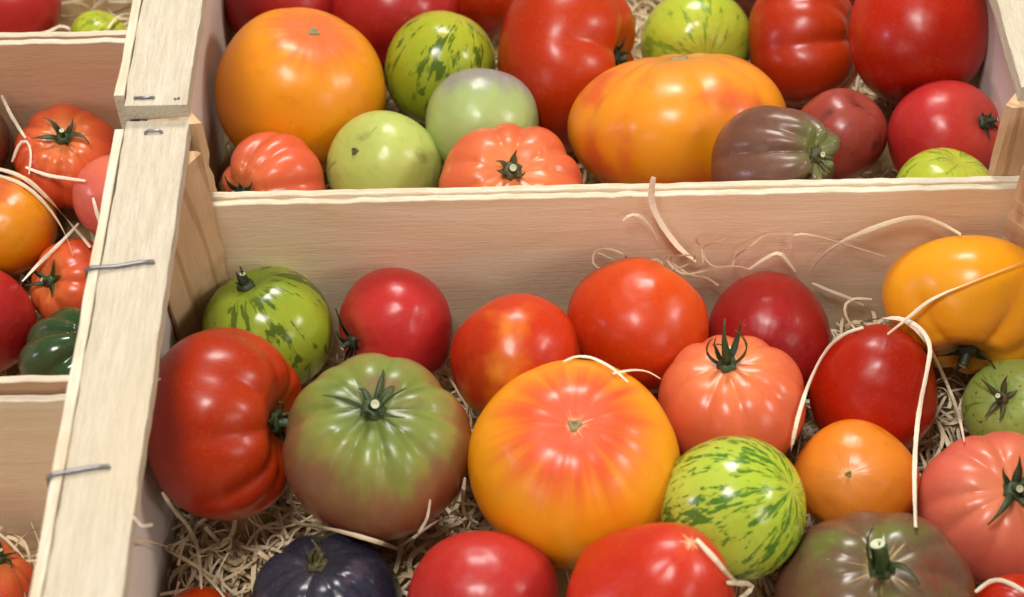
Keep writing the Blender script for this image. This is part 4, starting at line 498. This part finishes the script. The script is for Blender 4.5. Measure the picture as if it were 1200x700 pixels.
# ------------------------------------------------------------------ tomatoes
CRATE_NAME = dict(front='tomatoes in the near crate', back='tomatoes in the farther crate', leftmid='tomatoes in the left crate', leftback='tomatoes in the far left crate', leftfront='tomatoes in the near left crate')
ELL = {k: [] for k in CRATE_NAME}
def surf_z(V, R):
    rr = np.hypot(V[..., 0], V[..., 1]).mean(1)[:len(V) // 2] * R; zz = V[..., 2].mean(1)[:len(V) // 2] * R
    i = np.argsort(rr); return rr[i], zz[i]
def sepal(rng, phi, L, wd, lift, curl, sr, sz, z0, r0):
    n = 10; p = np.array([r0, 0., z0 + .0012]); P = []; e = lift; az = phi
    daz = (rng.rand() - .5) * 2.6
    rad = r0; ang = phi; pos = np.array([r0 * math.cos(phi), r0 * math.sin(phi), z0 + .0010])
    for i in range(n + 1):
        P.append(pos.copy()); s = i / n
        el = lift + (curl - lift) * s ** 1.2; az = phi + daz * s * s
        d = np.array([math.cos(el) * math.cos(az), math.cos(el) * math.sin(az), math.sin(el)])
        pos = pos + d * L / n
        rr = math.hypot(pos[0], pos[1]); zs = np.interp(rr, sr, sz)
        if pos[2] < zs + .0009: pos[2] = zs + .0009
    V = []; F = []
    for i, p in enumerate(P):
        s = i / n; t = P[min(i + 1, n)] - P[max(i - 1, 0)]; t = t / (np.linalg.norm(t) + 1e-9)
        side = np.cross(t, [0, 0, 1.]); side /= (np.linalg.norm(side) + 1e-9); nr = np.cross(side, t)
        wv = wd * (.55 + .75 * math.sin(math.pi * min(1, s * 1.15 + .12)) ) * (1 - s ** 3) + .00025
        th = wd * .16 + .0002
        V += [p - side * wv + nr * wv * .35, p + nr * th * .2, p + side * wv + nr * wv * .35, p - nr * th]
    for i in range(n):
        for k in range(4): F.append((i * 4 + k, i * 4 + (k + 1) % 4, i * 4 + 4 + (k + 1) % 4, i * 4 + 4 + k))
    F.append((3, 2, 1, 0)); F.append(tuple(n * 4 + k for k in range(4)))
    return V, F
def add_calyx(ob, d, V, R, cal):
    rng = np.random.RandomState(d['sh']['seed'] + 900); sr, sz = surf_z(V, R); z0 = V[0, :, 2].mean() * R
    if cal.get('scar'):
        s = cal['s'] * R; n = 18; Vv = []; Ff = []
        prof = [(1.25, -.0006), (1.0, .0006), (.72, .0014), (.5, .0010), (.3, .0002), (.08, .0004)]
        for (a, h) in prof:
            for k in range(n):
                an = 2 * math.pi * k / n; j = 1 + .22 * math.sin(3 * an + d['sh']['seed']) + .12 * rng.randn()
                rr = a * s * j; Vv.append((rr * math.cos(an), rr * math.sin(an), np.interp(rr, sr, sz) + h + rng.randn() * .0002))
        for i in range(len(prof) - 1):
            for k in range(n): Ff.append((i * n + k, i * n + (k + 1) % n, (i + 1) * n + (k + 1) % n, (i + 1) * n + k))
        Ff.append(tuple((len(prof) - 1) * n + k for k in range(n)))
        mesh_obj('stem_scar', Vv, Ff, MAT['leaf_dry'] if cal.get('dark') else MAT['cork'], ob, smooth=True); return
    lm = MAT['leaf_dry'] if cal.get('dry') else MAT['leaf_dark'] if cal.get('dark') else MAT['leaf']
    # calyx disc: a little knob in the stem pit
    n = 14; Vv = []; Ff = []; prof = [(.13, .0004), (.12, .0022), (.075, .0034), (.03, .0036)]
    for (a, h) in prof:
        for k in range(n):
            an = 2 * math.pi * k / n; rr = a * R * (1 + .15 * math.sin(5 * an)) ; Vv.append((rr * math.cos(an), rr * math.sin(an), z0 + h if a < .1 else np.interp(rr, sr, sz) + h))
    for i in range(3):
        for k in range(n): Ff.append((i * n + k, i * n + (k + 1) % n, (i + 1) * n + (k + 1) % n, (i + 1) * n + k))
    Ff.append(tuple(3 * n + k for k in range(n)))
    cx = mesh_obj('calyx', Vv, Ff, lm, ob, smooth=True)
    ns = cal['n']; wd = (.020 if cal.get('thin') else .034) * R
    for i in range(ns):
        ph = 6.283 * (i + .8 * (rng.rand() - .5)) / ns + cal.get('a0', 0.)
        L = cal['L'] * R * (.5 + .95 * rng.rand()) * 1.25; lift = cal['lift'] * (.5 + 1.0 * rng.rand()); curl = lift - (2.4 if not cal.get('closed') else -1.6) * (rng.rand() * 1.5 - .45 if not cal.get('closed') else .5 + .7 * rng.rand())
        if cal.get('dark'): curl = lift + (rng.rand() - .4) * 1.5
        Vv, Ff = sepal(rng, ph, L, wd * (.8 + .4 * rng.rand()), lift, curl, sr, sz, z0, .07 * R)
        mesh_obj('sepal', Vv, Ff, lm, cx, smooth=True)
    rs = (.085 if cal.get('thick') else .052) * R; ls = cal['stem'] * R + .003; b = (rng.rand(2) - .5) * .5
    pts = [(b[0] * ls * s * s, b[1] * ls * s * s, z0 + .001 + ls * s) for s in (0, .15, .4, .7, .92, 1.0)]
    Vv, Ff = tube(pts, rs, 12, [rs * f for f in (1.35, 1.12, .98, .95, 1.02, .86)])
    # hollow cut end
    m = len(Vv); ctr = Vector(pts[-1]); ax_ = (Vector(pts[-1]) - Vector(pts[-2])).normalized(); Ff = Ff[:-1]; e0 = m - 12
    for f_, dz in ((.62, 0.), (.5, -.0007)):
        for k in range(12): Vv.append(ctr + (Vector(Vv[e0 + k]) - ctr) * f_ + ax_ * dz)
    for a in (e0, m):
        b2 = m if a == e0 else m + 12
        for k in range(12): Ff.append((a + k, a + (k + 1) % 12, b2 + (k + 1) % 12, b2 + k))
    Ff.append(tuple(m + 12 + k for k in range(12)))
    st = mesh_obj('stem', Vv, Ff, [lm, MAT['cut']], cx, smooth=True)
    for p_ in st.data.polygons[-25:]: p_.material_index = 1; p_.use_smooth = False

for d in TOMATOES:
    big = d['R'] > .026
    nu, nv = (112, 68) if big else (80, 48)
    V, th, ph = tomato_profile(d['sh'], nu, nv); R = d['R']
    vs = V.reshape(-1, 3) * R; nr = nv + 1
    F = [(i * nu + j, (i + 1) * nu + j, (i + 1) * nu + (j + 1) % nu, i * nu + (j + 1) % nu) for i in range(nv) for j in range(nu)]
    F.append(tuple(range(nu))); F.append(tuple(nv * nu + j for j in range(nu - 1, -1, -1)))
    ob = mesh_obj(d['name'], vs, F, MAT[d['mat']], None, smooth=True)
    T_, P_ = np.meshgrid(th / np.pi, ph, indexing='ij')
    # streak coordinates shrink toward the poles so that rays stay rays
    a = ob.data.attributes.new('pol', 'FLOAT_VECTOR', 'POINT'); a.data.foreach_set('vector', np.stack([np.cos(P_), np.sin(P_), T_], -1).reshape(-1).astype(np.float32))
    dn = vs / (np.linalg.norm(vs, axis=1, keepdims=True) + 1e-9)
    a = ob.data.attributes.new('dir', 'FLOAT_VECTOR', 'POINT'); a.data.foreach_set('vector', dn.reshape(-1).astype(np.float32))
    M = Matrix([d['rot'][0:3], d['rot'][3:6], d['rot'][6:9]]).transposed()
    ob.rotation_euler = M.to_euler(); ob.location = d['loc']
    tag(ob, d['label'], 'tomato', CRATE_NAME[d['crate']])
    if d['cal']: add_calyx(ob, d, V, R, d['cal'])
    Mn = np.array(M); o_ = (vs.max(0) + vs.min(0)) / 2; ab = (vs.max(0) - vs.min(0)) / 2
    A = Mn * (ab * .98); ELL[d['crate']].append((np.array(d['loc']) + Mn @ o_, A, np.linalg.inv(A)))

# ------------------------------------------------------------------ wood wool (straw) bedding
def bed_height(cr, x0, x1, y0, y1, step=.004, base=.010):
    xs = np.arange(x0, x1 + 1e-6, (x1 - x0) / max(2, round((x1 - x0) / step))); ys = np.arange(y0, y1 + 1e-6, (y1 - y0) / max(2, round((y1 - y0) / step)))
    X, Y = np.meshgrid(xs, ys, indexing='ij'); low = np.full(X.shape, 9.); inner = np.zeros(X.shape, bool)
    for c, A, Ai in ELL[cr]:
        # lower surface of the ellipsoid: |Ai (p-c)| = 1
        q0 = np.stack([X - c[0], Y - c[1], np.zeros_like(X)], -1) @ Ai.T; dz = Ai[:, 2]
        a = dz @ dz; b = 2 * (q0 @ dz); cc = (q0 * q0).sum(-1) - 1; disc = b * b - 4 * a * cc
        z = np.where(disc > 0, c[2] + (-b - np.sqrt(np.maximum(disc, 0))) / (2 * a), 9.)
        zb = c[2] - np.linalg.norm(A[2]); inner |= z < zb + .10 * np.linalg.norm(A[2]); low = np.minimum(low, z)
    rng = np.random.RandomState(7); nz = np.zeros_like(X)
    for k in range(14):
        fx, fy, ps = rng.randn() * 90, rng.randn() * 90, rng.rand() * 6.28; nz += np.sin(fx * X + fy * Y + ps) / 14 ** .5
    cov = inner; h = np.where(cov, np.minimum(low, .05), base + .004 * nz)
    for _ in range(50):                       # sag between the fruit
        p = np.pad(h, 1, mode='edge'); av = (p[:-2, 1:-1] + p[2:, 1:-1] + p[1:-1, :-2] + p[1:-1, 2:]) / 4
        h = np.where(cov, np.minimum(np.minimum(low, .05), np.maximum(h, av)), av * .94 + .06 * (base + .006 * nz))
    h = np.minimum(h, low - .0008); h = np.maximum(h, .0006)
    free = np.argwhere(low > .055); FREE = np.stack([xs[free[:, 0]], ys[free[:, 1]]], -1) if len(free) else np.zeros((0, 2))
    return xs, ys, h, FREE
def bed(cr, x0, x1, y0, y1, nstr, label, seed):
    xs, ys, h, FREE = bed_height(cr, x0, x1, y0, y1)
    nx, ny = len(xs), len(ys)
    V = [(xs[i], ys[j], h[i, j]) for i in range(nx) for j in range(ny)]
    F = [(i * ny + j, (i + 1) * ny + j, (i + 1) * ny + j + 1, i * ny + j + 1) for i in range(nx - 1) for j in range(ny - 1)]
    # underside closes the pad on the crate floor
    m = len(V); V += [(xs[i], ys[j], .0004) for i in (0, nx - 1) for j in (0, ny - 1)]
    F.append((m, m + 1, m + 3, m + 2))
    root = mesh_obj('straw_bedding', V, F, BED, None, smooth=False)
    tag(root, label, 'straw', kind='stuff')
    rng = np.random.RandomState(seed); VV = []; FF = []; RN = []
    def hz(x, y):
        i = np.clip((x - x0) / (x1 - x0) * (nx - 1), 0, nx - 1.001); j = np.clip((y - y0) / (y1 - y0) * (ny - 1), 0, ny - 1.001)
        return h[int(i), int(j)]
    E_ = ELL[cr]; C_ = np.array([e[0] for e in E_]); AI = np.array([e[2] for e in E_]); AA = np.array([e[1] for e in E_])
    for s_ in range(nstr):
        n = rng.randint(14, 34); seg = .0028 + .0022 * rng.rand()
        (x, y) = (x0 + rng.rand() * (x1 - x0), y0 + rng.rand() * (y1 - y0)) if (s_ % 5 == 0 or not len(FREE)) else FREE[rng.randint(len(FREE))] + rng.randn(2) * .003; a = rng.rand() * 6.28; ka = rng.randn() * .12; lift = .002 + .010 * rng.rand() ** 2; tw = rng.rand() * 6.28; dtw = rng.randn() * .22
        wd = .0005 + .0007 * rng.rand(); P = []
        phz = rng.rand() * 3; zl = (.012 + .024 * rng.rand()) if (cr in ('front', 'leftfront', 'leftback') and ((x < -.03 and y < -.06) or x > .17)) else .006 + .010 * rng.rand()
        for i in range(n):
            z = max(hz(x, y) + .0012, zl + lift * math.sin(phz + i * .33)); p = np.array([x, y, z])
            qv = np.einsum('kij,kj->ki', AI, p - C_); rr = np.linalg.norm(qv, axis=1); b = int(np.argmin(rr))
            if rr[b] < .80: break
            if rr[b] < 1.05: p = C_[b] + AA[b] @ (qv[b] / rr[b] * 1.06)
            p[0] = min(max(p[0], x0 + .001), x1 - .001); p[1] = min(max(p[1], y0 + .001), y1 - .001); p[2] = max(p[2], .001)
            P.append(p); ka += rng.randn() * .07; a += ka; x += math.cos(a) * seg; y += math.sin(a) * seg
            if not (x0 < x < x1 and y0 < y < y1): break
        if len(P) < 5: continue
        P = np.array(P)
        for _ in range(2): P[1:-1] = P[1:-1] * .5 + (P[:-2] + P[2:]) * .25
        k0 = len(VV); rn = rng.rand()
        for i, p in enumerate(P):
            t = P[min(i + 1, len(P) - 1)] - P[max(i - 1, 0)]; t /= np.linalg.norm(t) + 1e-9
            sd = np.cross(t, [0, 0, 1.]); sd /= np.linalg.norm(sd) + 1e-9; up = np.cross(sd, t); tt = tw + dtw * i
            v = (sd * math.cos(tt) + up * math.sin(tt) * .7) * wd
            VV += [p - v, p + v]; RN += [rn, rn]
        for i in range(len(P) - 1): FF.append((k0 + 2 * i, k0 + 2 * i + 1, k0 + 2 * i + 3, k0 + 2 * i + 2))
    if cr == 'front':                          # thin tangle clinging to the back panel
        for s_ in range(20):
            n = rng.randint(10, 20); x, z = .09 + .035 * rng.randn(), .062 + .02 * rng.rand(); a = rng.rand() * 6.28; ka = rng.randn() * .25; P = []; wd = .0003 + .0004 * rng.rand(); yy = .0035 - .010 * rng.rand()
            for i in range(n):
                p = np.array([x, yy + .0015 * math.sin(i), z]); qv = np.einsum('kij,kj->ki', AI, p - C_); rr = np.linalg.norm(qv, axis=1)
                if rr.min() < 1.03 or z > .112 or z < .03 or not .04 < x < .2: break
                P.append(p); ka += rng.randn() * .08; a += ka; x += math.cos(a) * .0042; z += math.sin(a) * .0034
            if len(P) < 5: continue
            P = np.array(P); k0 = len(VV); rn = rng.rand()
            for i, p in enumerate(P):
                t = P[min(i + 1, len(P) - 1)] - P[max(i - 1, 0)]; t /= np.linalg.norm(t) + 1e-9; v = np.cross(t, [.2, -1., .3]); v = v / (np.linalg.norm(v) + 1e-9) * wd
                VV += [p - v, p + v]; RN += [rn, rn]
            for i in range(len(P) - 1): FF.append((k0 + 2 * i, k0 + 2 * i + 1, k0 + 2 * i + 3, k0 + 2 * i + 2))
    o = mesh_obj('straw_strands', VV, FF, STRAW, root, smooth=True); o['kind'] = 'stuff'
    at_ = o.data.attributes.new('rnd', 'FLOAT', 'POINT'); at_.data.foreach_set('value', np.array(RN, np.float32))
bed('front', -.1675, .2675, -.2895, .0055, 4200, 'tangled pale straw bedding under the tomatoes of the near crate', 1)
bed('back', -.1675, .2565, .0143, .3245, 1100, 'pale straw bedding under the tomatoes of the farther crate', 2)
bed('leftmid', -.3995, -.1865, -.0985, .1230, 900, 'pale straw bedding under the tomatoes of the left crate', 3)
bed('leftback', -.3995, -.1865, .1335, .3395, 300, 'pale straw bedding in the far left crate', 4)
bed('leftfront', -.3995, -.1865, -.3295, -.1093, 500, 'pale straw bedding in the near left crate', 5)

# ------------------------------------------------------------------ loose straw strands one can follow
for i, s_ in enumerate(STRANDS):
    rng = np.random.RandomState(40 + i); P = np.array(s_['p']); n = len(P); V = []; F = []; tw = rng.randn() * .4; dt = rng.randn() * .10
    c = P.mean(0); CL = np.array(cpos)
    for k in range(n):
        p = P[k]; t = P[min(k + 1, n - 1)] - P[max(k - 1, 0)]; t /= np.linalg.norm(t) + 1e-9
        up = np.array([0, -.5, .85]); sd = np.cross(t, up); sd /= np.linalg.norm(sd) + 1e-9; nr = np.cross(sd, t); a = tw + dt * .6 * k + .3 * math.sin(k * .25 + i)
        wv = s_['w'] * .5 * (1 - .35 * abs(2 * k / (n - 1) - 1) ** 4) * (1 + .05 * rng.randn())
        v = (sd * math.cos(a) + nr * math.sin(a) * .8) * wv; h_ = np.cross(v, t); h_ = h_ / (np.linalg.norm(h_) + 1e-9) * .00018
        V += [p - v - c, p + h_ - c, p + v - c, p - h_ - c]
    for k in range(n - 1):
        for j in range(4): F.append((k * 4 + j, k * 4 + (j + 1) % 4, k * 4 + 4 + (j + 1) % 4, k * 4 + 4 + j))
    F.append((3, 2, 1, 0)); F.append(tuple((n - 1) * 4 + j for j in range(4)))
    o = mesh_obj('straw_strand', V, F, STRAW_HERO, None, smooth=False, loc=tuple(c))
    at_ = o.data.attributes.new('rnd', 'FLOAT', 'POINT'); at_.data.foreach_set('value', np.full(len(V), rng.rand(), np.float32))
    tag(o, s_['label'], 'straw', 'loose straw strands')
